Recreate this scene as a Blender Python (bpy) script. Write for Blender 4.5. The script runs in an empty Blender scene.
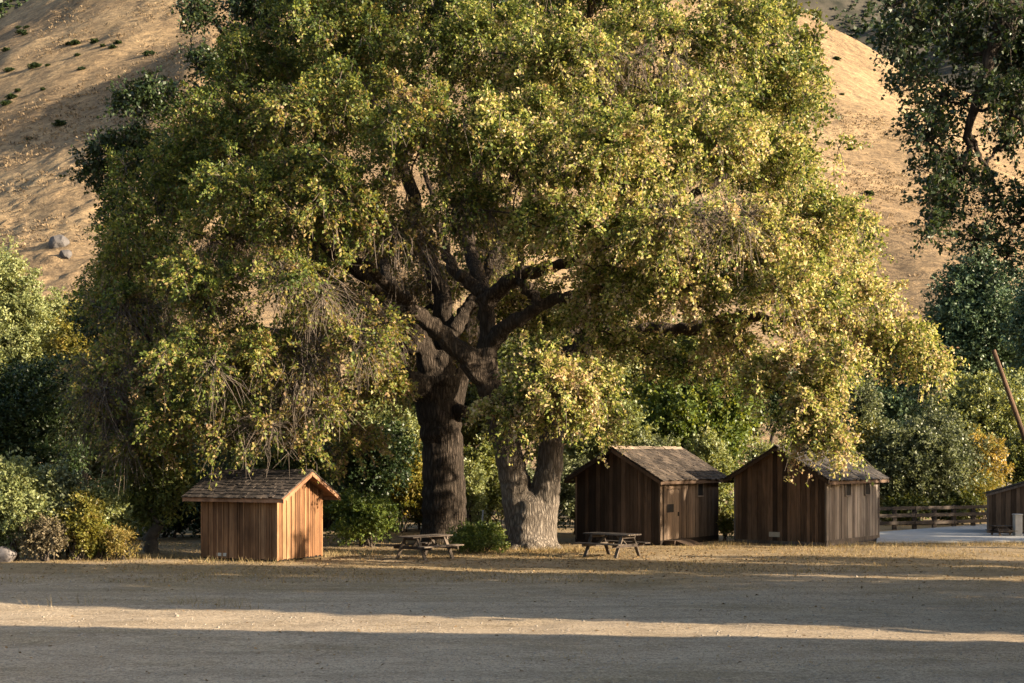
import bpy, math, random
import numpy as np
from mathutils import Vector

rng = np.random.default_rng(7)
random.seed(7)
R = math.radians
sc = bpy.context.scene
COL = sc.collection

# ---------------------------------------------------------------- camera numbers
F, CX, HY, CAMH = 1400.0, 512.0, 455.0, 3.3
SUN_AZ = (0.95, -0.312)
SUN_EL = 16.0


def at(px, py, Y):
    """photo pixel at depth Y -> world point"""
    return np.array(((px - CX) / F * Y, Y, CAMH - (py - HY) / F * Y))


def gy(py):
    """depth of a ground pixel row"""
    return F * CAMH / (py - HY)


# ---------------------------------------------------------------- object helpers
def tag(o, label=None, cat=None, group=None, kind=None):
    if label: o['label'] = label
    if cat: o['category'] = cat
    if group: o['group'] = group
    if kind: o['kind'] = kind
    return o


def thing(name, label, cat, loc=(0, 0, 0), rz=0.0, group=None):
    o = bpy.data.objects.new(name, None)
    o.empty_display_size = 0.2
    o.location = tuple(float(v) for v in loc)
    o.rotation_euler = (0, 0, rz)
    COL.objects.link(o)
    return tag(o, label, cat, group)


def mesh_obj(name, V, Fs, mat, parent=None, var=None, smooth=False, quads=None):
    """V (n,3) array; Fs list of tuples or an (m,k) int array"""
    me = bpy.data.meshes.new(name)
    V = np.asarray(V, dtype=np.float32).reshape(-1, 3)
    if isinstance(Fs, np.ndarray):
        m, k = Fs.shape
        me.vertices.add(len(V)); me.vertices.foreach_set('co', V.ravel())
        me.loops.add(m * k); me.loops.foreach_set('vertex_index', Fs.astype(np.int32).ravel())
        me.polygons.add(m)
        me.polygons.foreach_set('loop_start', np.arange(0, m * k, k, dtype=np.int32))
        me.update(calc_edges=True)
    else:
        me.from_pydata([tuple(map(float, v)) for v in V], [], Fs)
        me.update()
    if var is not None:
        at_ = me.attributes.new('var', 'FLOAT', 'FACE')
        at_.data.foreach_set('value', np.asarray(var, dtype=np.float32))
    if smooth:
        me.polygons.foreach_set('use_smooth', np.ones(len(me.polygons), dtype=bool))
    if mat: me.materials.append(mat)
    o = bpy.data.objects.new(name, me)
    COL.objects.link(o)
    if parent is not None: o.parent = parent
    return o


class MB:
    """collects simple solids, then becomes one mesh"""
    def __init__(s): s.v, s.f, s.a = [], [], []

    def box(s, x0, x1, y0, y1, z0, z1, a=None, M=None):
        b = len(s.v)
        P = [(x0, y0, z0), (x1, y0, z0), (x1, y1, z0), (x0, y1, z0), (x0, y0, z1), (x1, y0, z1), (x1, y1, z1), (x0, y1, z1)]
        if M is not None: P = [tuple(M(p)) for p in P]
        s.v += P
        for q in ((0, 3, 2, 1), (4, 5, 6, 7), (0, 1, 5, 4), (1, 2, 6, 5), (2, 3, 7, 6), (3, 0, 4, 7)):
            s.f.append(tuple(b + i for i in q)); s.a.append(random.random() if a is None else a)
        if a is None:
            r = random.random()
            for i in range(6): s.a[-1 - i] = r
        return s

    def beam(s, p, q, w, h, a=None, up=(0, 0, 1)):
        p, q = Vector(p), Vector(q)
        d = (q - p).normalized()
        side = d.cross(Vector(up))
        if side.length < 1e-4: side = d.cross(Vector((1, 0, 0)))
        side.normalize(); u = side.cross(d)
        b = len(s.v)
        for e in (p, q):
            for i, j in ((-1, -1), (1, -1), (1, 1), (-1, 1)):
                s.v.append(tuple(e + side * (w / 2 * i) + u * (h / 2 * j)))
        r = random.random() if a is None else a
        for f in ((0, 3, 2, 1), (4, 5, 6, 7), (0, 1, 5, 4), (1, 2, 6, 5), (2, 3, 7, 6), (3, 0, 4, 7)):
            s.f.append(tuple(b + i for i in f)); s.a.append(r)
        return s

    def prism(s, poly, d, a=None):
        """poly: list of 3D points of one face, extruded by vector d"""
        b, n = len(s.v), len(poly)
        s.v += [tuple(p) for p in poly] + [tuple(np.array(p) + np.array(d)) for p in poly]
        r = random.random() if a is None else a
        s.f.append(tuple(b + i for i in range(n))[::-1]); s.f.append(tuple(b + n + i for i in range(n)))
        s.a += [r, r]
        for i in range(n):
            j = (i + 1) % n
            s.f.append((b + i, b + j, b + n + j, b + n + i)); s.a.append(r)
        return s

    def tube(s, path, radii, n=8, a=None):
        V, Fq = tube(path, radii, n)
        b = len(s.v)
        s.v += [tuple(v) for v in V]; r = random.random() if a is None else a
        for q in Fq: s.f.append(tuple(int(i) + b for i in q)); s.a.append(r)
        for ring in (0, len(path) - 1):
            idx = tuple(b + ring * n + i for i in range(n))
            s.f.append(idx if ring else idx[::-1]); s.a.append(r)
        return s

    def build(s, name, mat, parent=None, smooth=False, bevel=0):
        o = mesh_obj(name, s.v, s.f, mat, parent, s.a, smooth)
        if bevel:
            m = o.modifiers.new('bevel', 'BEVEL'); m.width = bevel; m.segments = 1; m.limit_method = 'ANGLE'
        return o


def tube(path, radii, n=6, flute=0.0, seed=0):
    P = np.asarray(path, float); r = np.asarray(radii, float)
    T = np.gradient(P, axis=0); T /= np.linalg.norm(T, axis=1)[:, None] + 1e-9
    u = np.cross(T[0], (0.3, 1, 0.1)); u /= np.linalg.norm(u) + 1e-9
    ang = np.linspace(0, 2 * np.pi, n, endpoint=False)
    out = []
    rg = np.random.default_rng(seed)
    ph = rg.uniform(0, 6.28, 6)
    for i in range(len(P)):
        u = u - T[i] * np.dot(u, T[i]); u /= np.linalg.norm(u) + 1e-9
        w = np.cross(T[i], u)
        rr = np.full(n, r[i])
        if flute:
            s = i * 0.35
            rr = rr * (1 + flute * (np.sin(3 * ang + ph[0] + .25 * s) * .9 + np.sin(5 * ang + ph[1] - .3 * s) * .6
                                    + np.sin(9 * ang + ph[2] + .5 * s) * .5 + np.sin(2 * ang + ph[3] + s) * .5 + rg.normal(0, .25, n)))
        out.append(P[i] + np.outer(np.cos(ang) * rr, u) + np.outer(np.sin(ang) * rr, w))
    V = np.concatenate(out)
    i = np.arange(len(P) - 1)[:, None] * n; j = np.arange(n)[None, :]; jn = (j + 1) % n
    Fq = np.stack([i + j, i + jn, i + n + jn, i + n + j], -1).reshape(-1, 4)
    return V, Fq


# ---------------------------------------------------------------- materials
def new_mat(name):
    m = bpy.data.materials.new(name); m.use_nodes = True
    nt = m.node_tree; nt.nodes.clear()
    out = nt.nodes.new('ShaderNodeOutputMaterial')
    return m, nt, out


def N(nt, typ, **kw):
    n = nt.nodes.new(typ)
    for k, v in kw.items(): setattr(n, k, v)
    return n


def ramp(nt, stops, src=None, interp='LINEAR'):
    n = nt.nodes.new('ShaderNodeValToRGB'); cr = n.color_ramp; cr.interpolation = interp
    while len(cr.elements) > 1: cr.elements.remove(cr.elements[-1])
    cr.elements[0].position = stops[0][0]; cr.elements[0].color = (*stops[0][1], 1)
    for p, c in stops[1:]:
        e = cr.elements.new(p); e.color = (*c, 1)
    if src is not None: nt.links.new(src, n.inputs['Fac'])
    return n


def noise(nt, scale, detail=4, rough=.55, vec=None, dist=0):
    n = N(nt, 'ShaderNodeTexNoise'); n.inputs['Scale'].default_value = scale
    n.inputs['Detail'].default_value = detail; n.inputs['Roughness'].default_value = rough
    n.inputs['Distortion'].default_value = dist
    if vec is not None: nt.links.new(vec, n.inputs['Vector'])
    return n


def mapped(nt, scale, coord='Object'):
    t = N(nt, 'ShaderNodeTexCoord'); m = N(nt, 'ShaderNodeMapping')
    m.inputs['Scale'].default_value = scale
    nt.links.new(t.outputs[coord], m.inputs['Vector'])
    return m.outputs['Vector']


def mix(nt, a, b, fac, mode='MIX'):
    n = N(nt, 'ShaderNodeMix', data_type='RGBA', blend_type=mode)
    for sock, v in ((n.inputs['Factor'], fac), (n.inputs['A'], a), (n.inputs['B'], b)):
        if hasattr(v, 'default_value') or hasattr(v, 'is_linked'): nt.links.new(v, sock)
        elif isinstance(v, tuple): sock.default_value = (*v, 1)
        else: sock.default_value = v
    return n.outputs['Result']


def leaf_mat(name, stops, trans=.38, tint=(1.25, 1.1, .45), rough=.45, spec=.35):
    m, nt, out = new_mat(name)
    a = N(nt, 'ShaderNodeAttribute', attribute_name='var')
    c = ramp(nt, stops, a.outputs['Fac'])
    b = N(nt, 'ShaderNodeBsdfPrincipled'); b.inputs['Roughness'].default_value = rough
    b.inputs['Specular IOR Level'].default_value = spec
    nt.links.new(c.outputs['Color'], b.inputs['Base Color'])
    t = N(nt, 'ShaderNodeBsdfTranslucent')
    tc = mix(nt, c.outputs['Color'], tint, 1.0, 'MULTIPLY')
    nt.links.new(tc, t.inputs['Color'])
    mx = N(nt, 'ShaderNodeMixShader'); mx.inputs[0].default_value = trans
    nt.links.new(b.outputs[0], mx.inputs[1]); nt.links.new(t.outputs[0], mx.inputs[2])
    nt.links.new(mx.outputs[0], out.inputs['Surface'])
    return m


def wood_mat(name, stops, grain=(14, 14, .9), bump=.3, rough=.85, stain=None, coord='Object'):
    m, nt, out = new_mat(name)
    a = N(nt, 'ShaderNodeAttribute', attribute_name='var')
    c = ramp(nt, stops, a.outputs['Fac'])
    v = mapped(nt, grain, coord)
    off = N(nt, 'ShaderNodeVectorMath', operation='ADD')
    sc_ = N(nt, 'ShaderNodeVectorMath', operation='SCALE'); sc_.inputs[3].default_value = 37.0
    cmb = N(nt, 'ShaderNodeCombineXYZ')
    for i in range(3): nt.links.new(a.outputs['Fac'], cmb.inputs[i])
    nt.links.new(cmb.outputs[0], sc_.inputs[0]); nt.links.new(v, off.inputs[0]); nt.links.new(sc_.outputs[0], off.inputs[1])
    n1 = noise(nt, 1.6, 6, .65, off.outputs[0], .4)
    g = ramp(nt, [(.25, (.45, .43, .42)), (.5, (.95, .95, .95)), (.75, (1.35, 1.3, 1.25))], n1.outputs['Fac'])
    col = mix(nt, c.outputs['Color'], g.outputs['Color'], 1.0, 'MULTIPLY')
    n2 = noise(nt, .9, 4, .6, mapped(nt, (1, 1, .45), coord))
    st = ramp(nt, [(.36, (.36, .35, .35)), (.5, (.85, .85, .85)), (.64, (1.25, 1.22, 1.2))], n2.outputs['Fac'])
    col = mix(nt, col, st.outputs['Color'], .75, 'MULTIPLY')
    b = N(nt, 'ShaderNodeBsdfPrincipled'); b.inputs['Roughness'].default_value = rough
    b.inputs['Specular IOR Level'].default_value = .2
    nt.links.new(col, b.inputs['Base Color'])
    bp = N(nt, 'ShaderNodeBump'); bp.inputs['Strength'].default_value = bump; bp.inputs['Distance'].default_value = .02
    nt.links.new(n1.outputs['Fac'], bp.inputs['Height']); nt.links.new(bp.outputs[0], b.inputs['Normal'])
    nt.links.new(b.outputs[0], out.inputs['Surface'])
    return m


def bark_mat(name, dark, mid, light, sc=(7, 7, 1.1), dist=.09, shade_from=None):
    m, nt, out = new_mat(name)
    v = mapped(nt, sc)
    n1 = noise(nt, 1.0, 7, .65, v, .8)
    w = N(nt, 'ShaderNodeTexVoronoi', feature='DISTANCE_TO_EDGE'); w.inputs['Scale'].default_value = 1.3
    w.inputs['Randomness'].default_value = 1
    wv = N(nt, 'ShaderNodeVectorMath', operation='ADD')
    nt.links.new(v, wv.inputs[0]); nt.links.new(n1.outputs['Color'], wv.inputs[1]); nt.links.new(wv.outputs[0], w.inputs['Vector'])
    wr = ramp(nt, [(0, (0, 0, 0)), (.35, (1, 1, 1))], w.outputs['Distance'])
    h = mix(nt, wr.outputs['Color'], n1.outputs['Color'], .45)
    c = ramp(nt, [(.12, dark), (.4, mid), (.75, light)], h)
    big = noise(nt, .7, 3, .6, mapped(nt, (1, 1, 1)))
    st = ramp(nt, [(.35, (.65, .63, .6)), (.65, (1.15, 1.13, 1.1))], big.outputs['Fac'])
    col = mix(nt, c.outputs['Color'], st.outputs['Color'], .8, 'MULTIPLY')
    if shade_from:  # crown shade painted into the bark colour, darker higher up
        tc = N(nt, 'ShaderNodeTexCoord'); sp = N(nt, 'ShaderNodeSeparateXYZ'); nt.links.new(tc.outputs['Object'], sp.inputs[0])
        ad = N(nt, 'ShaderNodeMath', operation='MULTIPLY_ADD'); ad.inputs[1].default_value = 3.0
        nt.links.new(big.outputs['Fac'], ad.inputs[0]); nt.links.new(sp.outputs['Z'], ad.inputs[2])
        mr = N(nt, 'ShaderNodeMapRange'); mr.inputs['From Min'].default_value = shade_from; mr.inputs['From Max'].default_value = shade_from + 2.4
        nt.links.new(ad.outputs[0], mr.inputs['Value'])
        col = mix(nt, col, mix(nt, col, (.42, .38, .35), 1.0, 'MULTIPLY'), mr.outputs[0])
    b = N(nt, 'ShaderNodeBsdfPrincipled'); b.inputs['Roughness'].default_value = .92
    b.inputs['Specular IOR Level'].default_value = .15
    nt.links.new(col, b.inputs['Base Color'])
    bp = N(nt, 'ShaderNodeBump'); bp.inputs['Strength'].default_value = 1.0; bp.inputs['Distance'].default_value = dist
    nt.links.new(h, bp.inputs['Height']); nt.links.new(bp.outputs[0], b.inputs['Normal'])
    nt.links.new(b.outputs[0], out.inputs['Surface'])
    return m


def plain_mat(name, c0, c1, scale=8, rough=.85, bump=.2, spec=.2, detail=5):
    m, nt, out = new_mat(name)
    n1 = noise(nt, scale, detail, .65, mapped(nt, (1, 1, 1)))
    c = ramp(nt, [(.3, c0), (.7, c1)], n1.outputs['Fac'])
    b = N(nt, 'ShaderNodeBsdfPrincipled'); b.inputs['Roughness'].default_value = rough
    b.inputs['Specular IOR Level'].default_value = spec
    nt.links.new(c.outputs['Color'], b.inputs['Base Color'])
    bp = N(nt, 'ShaderNodeBump'); bp.inputs['Strength'].default_value = bump; bp.inputs['Distance'].default_value = .03
    nt.links.new(n1.outputs['Fac'], bp.inputs['Height']); nt.links.new(bp.outputs[0], b.inputs['Normal'])
    nt.links.new(b.outputs[0], out.inputs['Surface'])
    return m


M_LEAF_A = leaf_mat('oak_leaf_olive', [(0, (.045, .07, .018)), (.3, (.12, .155, .034)), (.52, (.215, .22, .052)), (.72, (.26, .2, .075)), (.88, (.31, .23, .12)), (1, (.22, .14, .08))], .4, (1.2, 1.06, .55), .5, .22)
M_LEAF_B = leaf_mat('oak_leaf_gold', [(0, (.05, .075, .016)), (.2, (.16, .195, .04)), (.42, (.32, .33, .08)), (.62, (.46, .39, .17)), (.85, (.53, .43, .27)), (1, (.34, .215, .125))], .43, (1.12, 1.03, .78), .5, .22)
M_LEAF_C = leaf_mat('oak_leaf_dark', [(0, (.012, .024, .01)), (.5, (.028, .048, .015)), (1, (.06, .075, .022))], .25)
M_LEAF_PALE = leaf_mat('willow_leaf', [(0, (.1, .125, .05)), (.5, (.2, .225, .09)), (1, (.3, .3, .14))], .35)
M_LEAF_GREEN = leaf_mat('maple_leaf', [(0, (.05, .08, .018)), (.5, (.11, .15, .032)), (1, (.19, .21, .06))], .42)
M_LEAF_YEL = leaf_mat('yellow_shrub_leaf', [(0, (.1, .105, .022)), (.5, (.19, .175, .035)), (1, (.29, .22, .07))], .4)
M_LEAF_GREY = leaf_mat('olive_willow_leaf', [(0, (.055, .066, .032)), (.5, (.115, .13, .064)), (1, (.19, .2, .1))], .28, (1.1, 1.1, .7))
M_LEAF_MID = leaf_mat('mid_green_leaf', [(0, (.045, .06, .018)), (.5, (.11, .13, .034)), (1, (.2, .195, .06))], .33)
M_LEAF_ORANGE = leaf_mat('autumn_leaf', [(0, (.14, .13, .035)), (.45, (.27, .215, .065)), (1, (.37, .25, .1))], .4)
M_LEAF_DUSTY = leaf_mat('dusty_brush_leaf', [(0, (.09, .075, .045)), (.5, (.17, .14, .085)), (1, (.25, .2, .13))], .3, (1.1, 1, .8), .7, .1)
M_LEAF_PINE = leaf_mat('pine_leaf', [(0, (.035, .06, .032)), (.5, (.075, .115, .058)), (1, (.12, .16, .08))], .22, (1.1, 1.1, .8))
M_STRAW = leaf_mat('dry_grass_blade', [(0, (.12, .088, .04)), (.5, (.23, .17, .085)), (.9, (.36, .27, .14)), (1, (.1, .11, .035))], .3, (1.1, 1, .7), .7, .1)
M_BARK_A = bark_mat('bark_dark', (.01, .008, .006), (.029, .022, .017), (.055, .043, .034), (7, 7, 1.4))
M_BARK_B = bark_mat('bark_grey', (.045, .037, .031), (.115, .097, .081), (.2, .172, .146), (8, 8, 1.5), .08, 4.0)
M_BARK_S = plain_mat('bark_small', (.03, .024, .018), (.085, .066, .05), 5)
M_TWIG = plain_mat('twig', (.06, .047, .036), (.14, .112, .09), 3, bump=0)
M_RED = wood_mat('redwood_board', [(0, (.1, .047, .022)), (.5, (.195, .1, .048)), (1, (.29, .16, .082))])
M_REDTRIM = wood_mat('redwood_fascia', [(0, (.2, .1, .055)), (1, (.27, .145, .085))], (3, 3, 3))
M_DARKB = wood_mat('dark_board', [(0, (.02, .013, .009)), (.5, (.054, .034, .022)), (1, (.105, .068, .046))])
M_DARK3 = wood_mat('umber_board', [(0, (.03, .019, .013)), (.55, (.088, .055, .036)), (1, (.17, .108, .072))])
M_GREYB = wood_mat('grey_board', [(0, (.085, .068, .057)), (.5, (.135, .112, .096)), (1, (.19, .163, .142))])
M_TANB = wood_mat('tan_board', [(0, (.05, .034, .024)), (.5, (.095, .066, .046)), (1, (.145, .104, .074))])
M_SHING1 = wood_mat('shingle_brown', [(0, (.03, .024, .02)), (.5, (.06, .048, .04)), (1, (.11, .085, .068))], (9, 9, 9), .5)
M_SHING2 = wood_mat('shingle_tan', [(0, (.03, .023, .018)), (.5, (.06, .047, .037)), (1, (.115, .09, .07))], (9, 9, 9), .5)
M_SHING3 = wood_mat('shingle_grey', [(0, (.03, .026, .023)), (.5, (.06, .052, .046)), (1, (.105, .09, .08))], (9, 9, 9), .5)
M_RIDGE = wood_mat('ridge_board', [(0, (.15, .115, .085)), (1, (.26, .205, .155))], (4, 4, 4))
M_TABLE = wood_mat('weathered_table_wood', [(0, (.04, .03, .024)), (.5, (.07, .055, .044)), (1, (.11, .088, .07))], (3, 3, 3))
M_FENCE = wood_mat('fence_rail_wood', [(0, (.035, .027, .022)), (1, (.075, .06, .05))], (3, 3, 3))
M_POLE = wood_mat('pole_wood', [(0, (.075, .045, .028)), (1, (.11, .065, .04))], (9, 9, 1))
M_DARKIN = plain_mat('dark_interior', (.006, .005, .005), (.012, .01, .009), 3)
M_VENT = plain_mat('vent_metal', (.3, .27, .22), (.42, .38, .32), 12, .6)
M_CONC = plain_mat('concrete', (.27, .26, .25), (.4, .39, .37), 5)
M_PAVE = plain_mat('pavement_concrete', (.24, .235, .225), (.33, .322, .31), 2)
M_ROCK = plain_mat('rock_grey', (.06, .052, .05), (.16, .142, .136), 4, bump=.6)
M_ROCKD = plain_mat('rock_blue_grey', (.05, .046, .046), (.1, .092, .09), 2, bump=.6)
M_STONE = plain_mat('gravel_stone', (.15, .125, .1), (.34, .29, .23), 30)
M_STAKE = plain_mat('painted_metal', (.25, .26, .27), (.33, .34, .35), 6)
M_STUCCO = plain_mat('grey_stucco', (.27, .25, .22), (.36, .33, .29), 3)
M_ROOFG = plain_mat('blue_grey_roof', (.11, .12, .14), (.17, .18, .2), 6)


# ---------------------------------------------------------------- ground and hills
def vnoise(x, y, f, seed):
    rg = np.random.default_rng(seed); G = rg.normal(0, 1, (64, 64))
    X, Y = x * f, y * f
    xi, yi = np.floor(X).astype(int), np.floor(Y).astype(int)
    fx, fy = X - xi, Y - yi
    fx, fy = fx * fx * (3 - 2 * fx), fy * fy * (3 - 2 * fy)
    g = lambda a, b: G[a % 64, b % 64]
    return (g(xi, yi) * (1 - fx) + g(xi + 1, yi) * fx) * (1 - fy) + (g(xi, yi + 1) * (1 - fx) + g(xi + 1, yi + 1) * fx) * fy


def grid(xs, ys, zf):
    X, Y = np.meshgrid(xs, ys); Z = zf(X, Y)
    V = np.stack([X, Y, Z], -1).reshape(-1, 3)
    nx, ny = len(xs), len(ys)
    i = np.arange(ny - 1)[:, None] * nx; j = np.arange(nx - 1)[None, :]
    return V, np.stack([i + j, i + j + 1, i + nx + j + 1, i + nx + j], -1).reshape(-1, 4)


def ground_z(x, y):
    m = np.clip((y - 12) / 6, 0, 1) * np.clip((62 - y) / 4, 0, 1) * np.clip((40 - np.abs(x)) / 5, 0, 1)
    near = .016 * vnoise(x, y, .22, 1) + .01 * vnoise(x, y, .7, 2) + .009 * vnoise(x, y, 1.9, 3)
    return near * m


def gz(x, y): return float(ground_z(np.array([x]), np.array([y]))[0])


def build_ground():
    xs = np.concatenate([np.array([-3000, -1200, -500, -250, -120, -70]), np.arange(-46, 46.1, .28), np.array([70, 120, 250, 500, 1200, 3000])])
    ys = np.concatenate([np.array([-3000, -900, -300, -100, -40, -10, 4, 9]), np.arange(12, 64.1, .28), np.array([70, 80, 95, 120, 160, 300, 800, 3000])])
    V, Q = grid(xs, ys, ground_z)
    m, nt, out = new_mat('dry_dirt')
    v = mapped(nt, (1, 1, 1))
    vs = mapped(nt, (.5, 1.1, 1))
    big = noise(nt, .35, 5, .6, vs, .3)
    fine = noise(nt, 7, 9, .8, v)
    tiny = noise(nt, 22, 6, .8, v)
    dirt = ramp(nt, [(.3, (.19, .145, .1)), (.5, (.33, .262, .183)), (.72, (.46, .375, .27))], fine.outputs['Fac'])
    straw = ramp(nt, [(.3, (.12, .09, .05)), (.5, (.235, .175, .1)), (.7, (.37, .285, .168))], fine.outputs['Fac'])
    tc = N(nt, 'ShaderNodeTexCoord'); sp = N(nt, 'ShaderNodeSeparateXYZ'); nt.links.new(tc.outputs['Object'], sp.inputs[0])
    mr = N(nt, 'ShaderNodeMapRange'); mr.inputs['From Min'].default_value = 31; mr.inputs['From Max'].default_value = 40
    nt.links.new(sp.outputs['Y'], mr.inputs['Value'])
    ad = N(nt, 'ShaderNodeMath', operation='ADD'); nt.links.new(mr.outputs[0], ad.inputs[0])
    bm = N(nt, 'ShaderNodeMapRange'); bm.inputs['From Min'].default_value = .3; bm.inputs['From Max'].default_value = .7
    bm.inputs['To Min'].default_value = -.65; bm.inputs['To Max'].default_value = .65; nt.links.new(big.outputs['Fac'], bm.inputs['Value'])
    nt.links.new(bm.outputs[0], ad.inputs[1]); ad.use_clamp = True
    col = mix(nt, dirt.outputs['Color'], straw.outputs['Color'], ad.outputs[0])
    sp2 = ramp(nt, [(.4, (.4, .38, .36)), (.5, (1, 1, 1)), (.6, (1.32, 1.3, 1.27))], tiny.outputs['Fac'])
    col = mix(nt, col, sp2.outputs['Color'], .8, 'MULTIPLY')
    bd = noise(nt, 1.0, 4, .6, mapped(nt, (.05, 1.3, 1)), .4)
    br = ramp(nt, [(.38, (.8, .79, .78)), (.5, (1, 1, 1)), (.62, (1.1, 1.09, 1.08))], bd.outputs['Fac'])
    col = mix(nt, col, br.outputs['Color'], .4, 'MULTIPLY')
    pt = noise(nt, 1.1, 5, .65, vs)
    pr = ramp(nt, [(.35, (.72, .7, .68)), (.6, (1.06, 1.05, 1.04))], pt.outputs['Fac'])
    col = mix(nt, col, pr.outputs['Color'], .8, 'MULTIPLY')
    b = N(nt, 'ShaderNodeBsdfPrincipled'); b.inputs['Roughness'].default_value = .95; b.inputs['Specular IOR Level'].default_value = .1
    nt.links.new(col, b.inputs['Base Color'])
    bh = mix(nt, fine.outputs['Color'], tiny.outputs['Color'], .5)
    bp = N(nt, 'ShaderNodeBump'); bp.inputs['Strength'].default_value = .75; bp.inputs['Distance'].default_value = .04
    nt.links.new(bh, bp.inputs['Height']); nt.links.new(bp.outputs[0], b.inputs['Normal'])
    nt.links.new(b.outputs[0], out.inputs['Surface'])
    tag(mesh_obj('ground', V, Q, m, smooth=True), kind='structure')


def hill_z(x, y):
    crest = 178 * np.exp(-((x + 15) ** 2) / (2 * 180.0 ** 2))
    yc = 430 + .12 * x
    t = np.clip((y - 118) / (yc - 118), 0, None)
    up = np.clip(t, 0, 1)
    prof = np.where(t < 1, .28 * up + 1.12 * up ** 2 - .4 * up ** 3, 1 - .75 * (t - 1) - 2.2 * (t - 1) ** 2)
    prof = np.maximum(prof, -.1)
    z = crest * prof
    a = np.clip(t, 0, 1) * np.clip(1.4 - t, 0, 1)
    w = 9 * vnoise(x * 1.0 + y * .25, y * .35, .014, 11) + 2.6 * vnoise(x + y * .3, y * .5, .035, 12) + .7 * vnoise(x, y, .1, 13) + .25 * vnoise(x, y, .3, 14)
    lump = np.clip(vnoise(x + 1.5 * vnoise(x, y, .3, 17), y * .8, .62, 15), 0, 2) + .4 * np.clip(vnoise(x, y * .8, 1.1, 16), 0, 2)
    amt = np.clip(.75 + .9 * vnoise(x, y, .03, 18) - np.clip((y - 230) / 170, 0, 1.2), .06, 1.1) * np.clip(t * 6, 0, 1)
    shade_spur = 14 * np.exp(-((x + 62 - (y - 300) * -.12) / 13.0) ** 2) * np.clip((y - 235) / 30, 0, 1) * np.clip((318 - y) / 35, 0, 1)  # bump added behind the crown to cast shade over the left slope
    z = z + shade_spur
    return z + w * a * 1.2 + lump * amt * .3 - 1.5


def far_z(x, y):
    t = np.clip((y - 560) / 500, 0, 1)
    return (t ** .9) * (430 + 50 * vnoise(x, y, .006, 21)) + 22 * vnoise(x, y, .012, 22) * t + 9 * vnoise(x, y, .03, 23) * t - 3


def hill_mat():
    m, nt, out = new_mat('dry_hill_grass')
    v = mapped(nt, (1, 1, 1))
    n1 = noise(nt, .022, 6, .6, v, .5)
    n2 = noise(nt, .55, 7, .72, mapped(nt, (.7, 1, 1)), .6)
    n3 = noise(nt, 2.2, 5, .75, v)
    c = ramp(nt, [(.3, (.155, .112, .071)), (.5, (.228, .166, .101)), (.7, (.295, .22, .133))], n1.outputs['Fac'])
    g = ramp(nt, [(.38, (.5, .5, .54)), (.5, (.92, .91, .9)), (.6, (1.28, 1.24, 1.16))], n2.outputs['Fac'])
    col = mix(nt, c.outputs['Color'], g.outputs['Color'], .85, 'MULTIPLY')
    g3 = ramp(nt, [(.38, (.6, .58, .57)), (.6, (1.15, 1.13, 1.1))], n3.outputs['Fac'])
    col = mix(nt, col, g3.outputs['Color'], .7, 'MULTIPLY')
    b = N(nt, 'ShaderNodeBsdfPrincipled'); b.inputs['Roughness'].default_value = 1; b.inputs['Specular IOR Level'].default_value = .05
    nt.links.new(col, b.inputs['Base Color'])
    bp = N(nt, 'ShaderNodeBump'); bp.inputs['Strength'].default_value = .7; bp.inputs['Distance'].default_value = 1.2
    nt.links.new(n2.outputs['Fac'], bp.inputs['Height']); nt.links.new(bp.outputs[0], b.inputs['Normal'])
    nt.links.new(b.outputs[0], out.inputs['Surface'])
    return m


def build_hills():
    xs = np.concatenate([np.arange(-520, -200, 6.0), np.arange(-200, -60, .7), np.arange(-60, 60, 3), np.arange(60, 222, .7), np.arange(222, 521, 6.0)])
    ys = np.concatenate([np.arange(112, 300, .7), np.arange(300, 480, 1.2), np.arange(480, 700, 5)])
    V, Q = grid(xs, ys, hill_z)
    tag(mesh_obj('hill', V, Q, hill_mat(), smooth=True), kind='structure')
    V, Q = grid(np.arange(-1500, 1501, 14.0), np.arange(560, 1300, 14.0), far_z)
    m = plain_mat('chaparral_slope', (.02, .022, .018), (.085, .074, .06), .05, 1, .2, .05, 8)
    tag(mesh_obj('far_hills', V, Q, m, smooth=True), kind='structure')
    rg = np.random.default_rng(19); n, k = 9000, 8
    y = rg.uniform(600, 1150, n); px = np.where(rg.uniform(0, 1, n) < .4, rg.uniform(-40, 130, n), rg.uniform(780, 1060, n))
    x = (px - CX) / F * y
    ok = vnoise(x, y, .02, 25) + rg.normal(0, .4, n) > .1
    x, y = x[ok], y[ok]; n = len(x); s = np.repeat(rg.uniform(1.2, 3.4, n), k)
    P = np.repeat(np.stack([x, y, far_z(x, y)], -1), k, 0); d = unit(rg.normal(0, 1, P.shape) + np.array((0, 0, .5)))
    V, Q, var = leaf_quads(P + d * (s * .3)[:, None], d, s, s * .8, rg.uniform(0, .8, n * k), rg)
    tag(mesh_obj('chaparral', V, Q, M_LEAF_C, var=var), 'dark chaparral scattered over the far slopes', 'chaparral', kind='stuff')


# ---------------------------------------------------------------- foliage
def unit(a): return a / (np.linalg.norm(a, axis=-1, keepdims=True) + 1e-9)


def leaf_quads(P, A, L, W, var, rg, up_bias=.5):
    n = len(P)
    A = unit(A)
    nr = unit(rg.normal(0, 1, (n, 3)) + np.array((0, 0, up_bias)))
    S = unit(np.cross(A, nr)); nn = np.cross(S, A)
    L = L[:, None]; W = W[:, None]
    mid = P + A * L * .5 + nn * (W * .18)
    V = np.stack([P, mid + S * W * .5, P + A * L - nn * (L * .12), mid - S * W * .5], 1).reshape(-1, 3)
    Q = np.arange(4 * n).reshape(-1, 4)
    return V, Q, var


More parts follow.
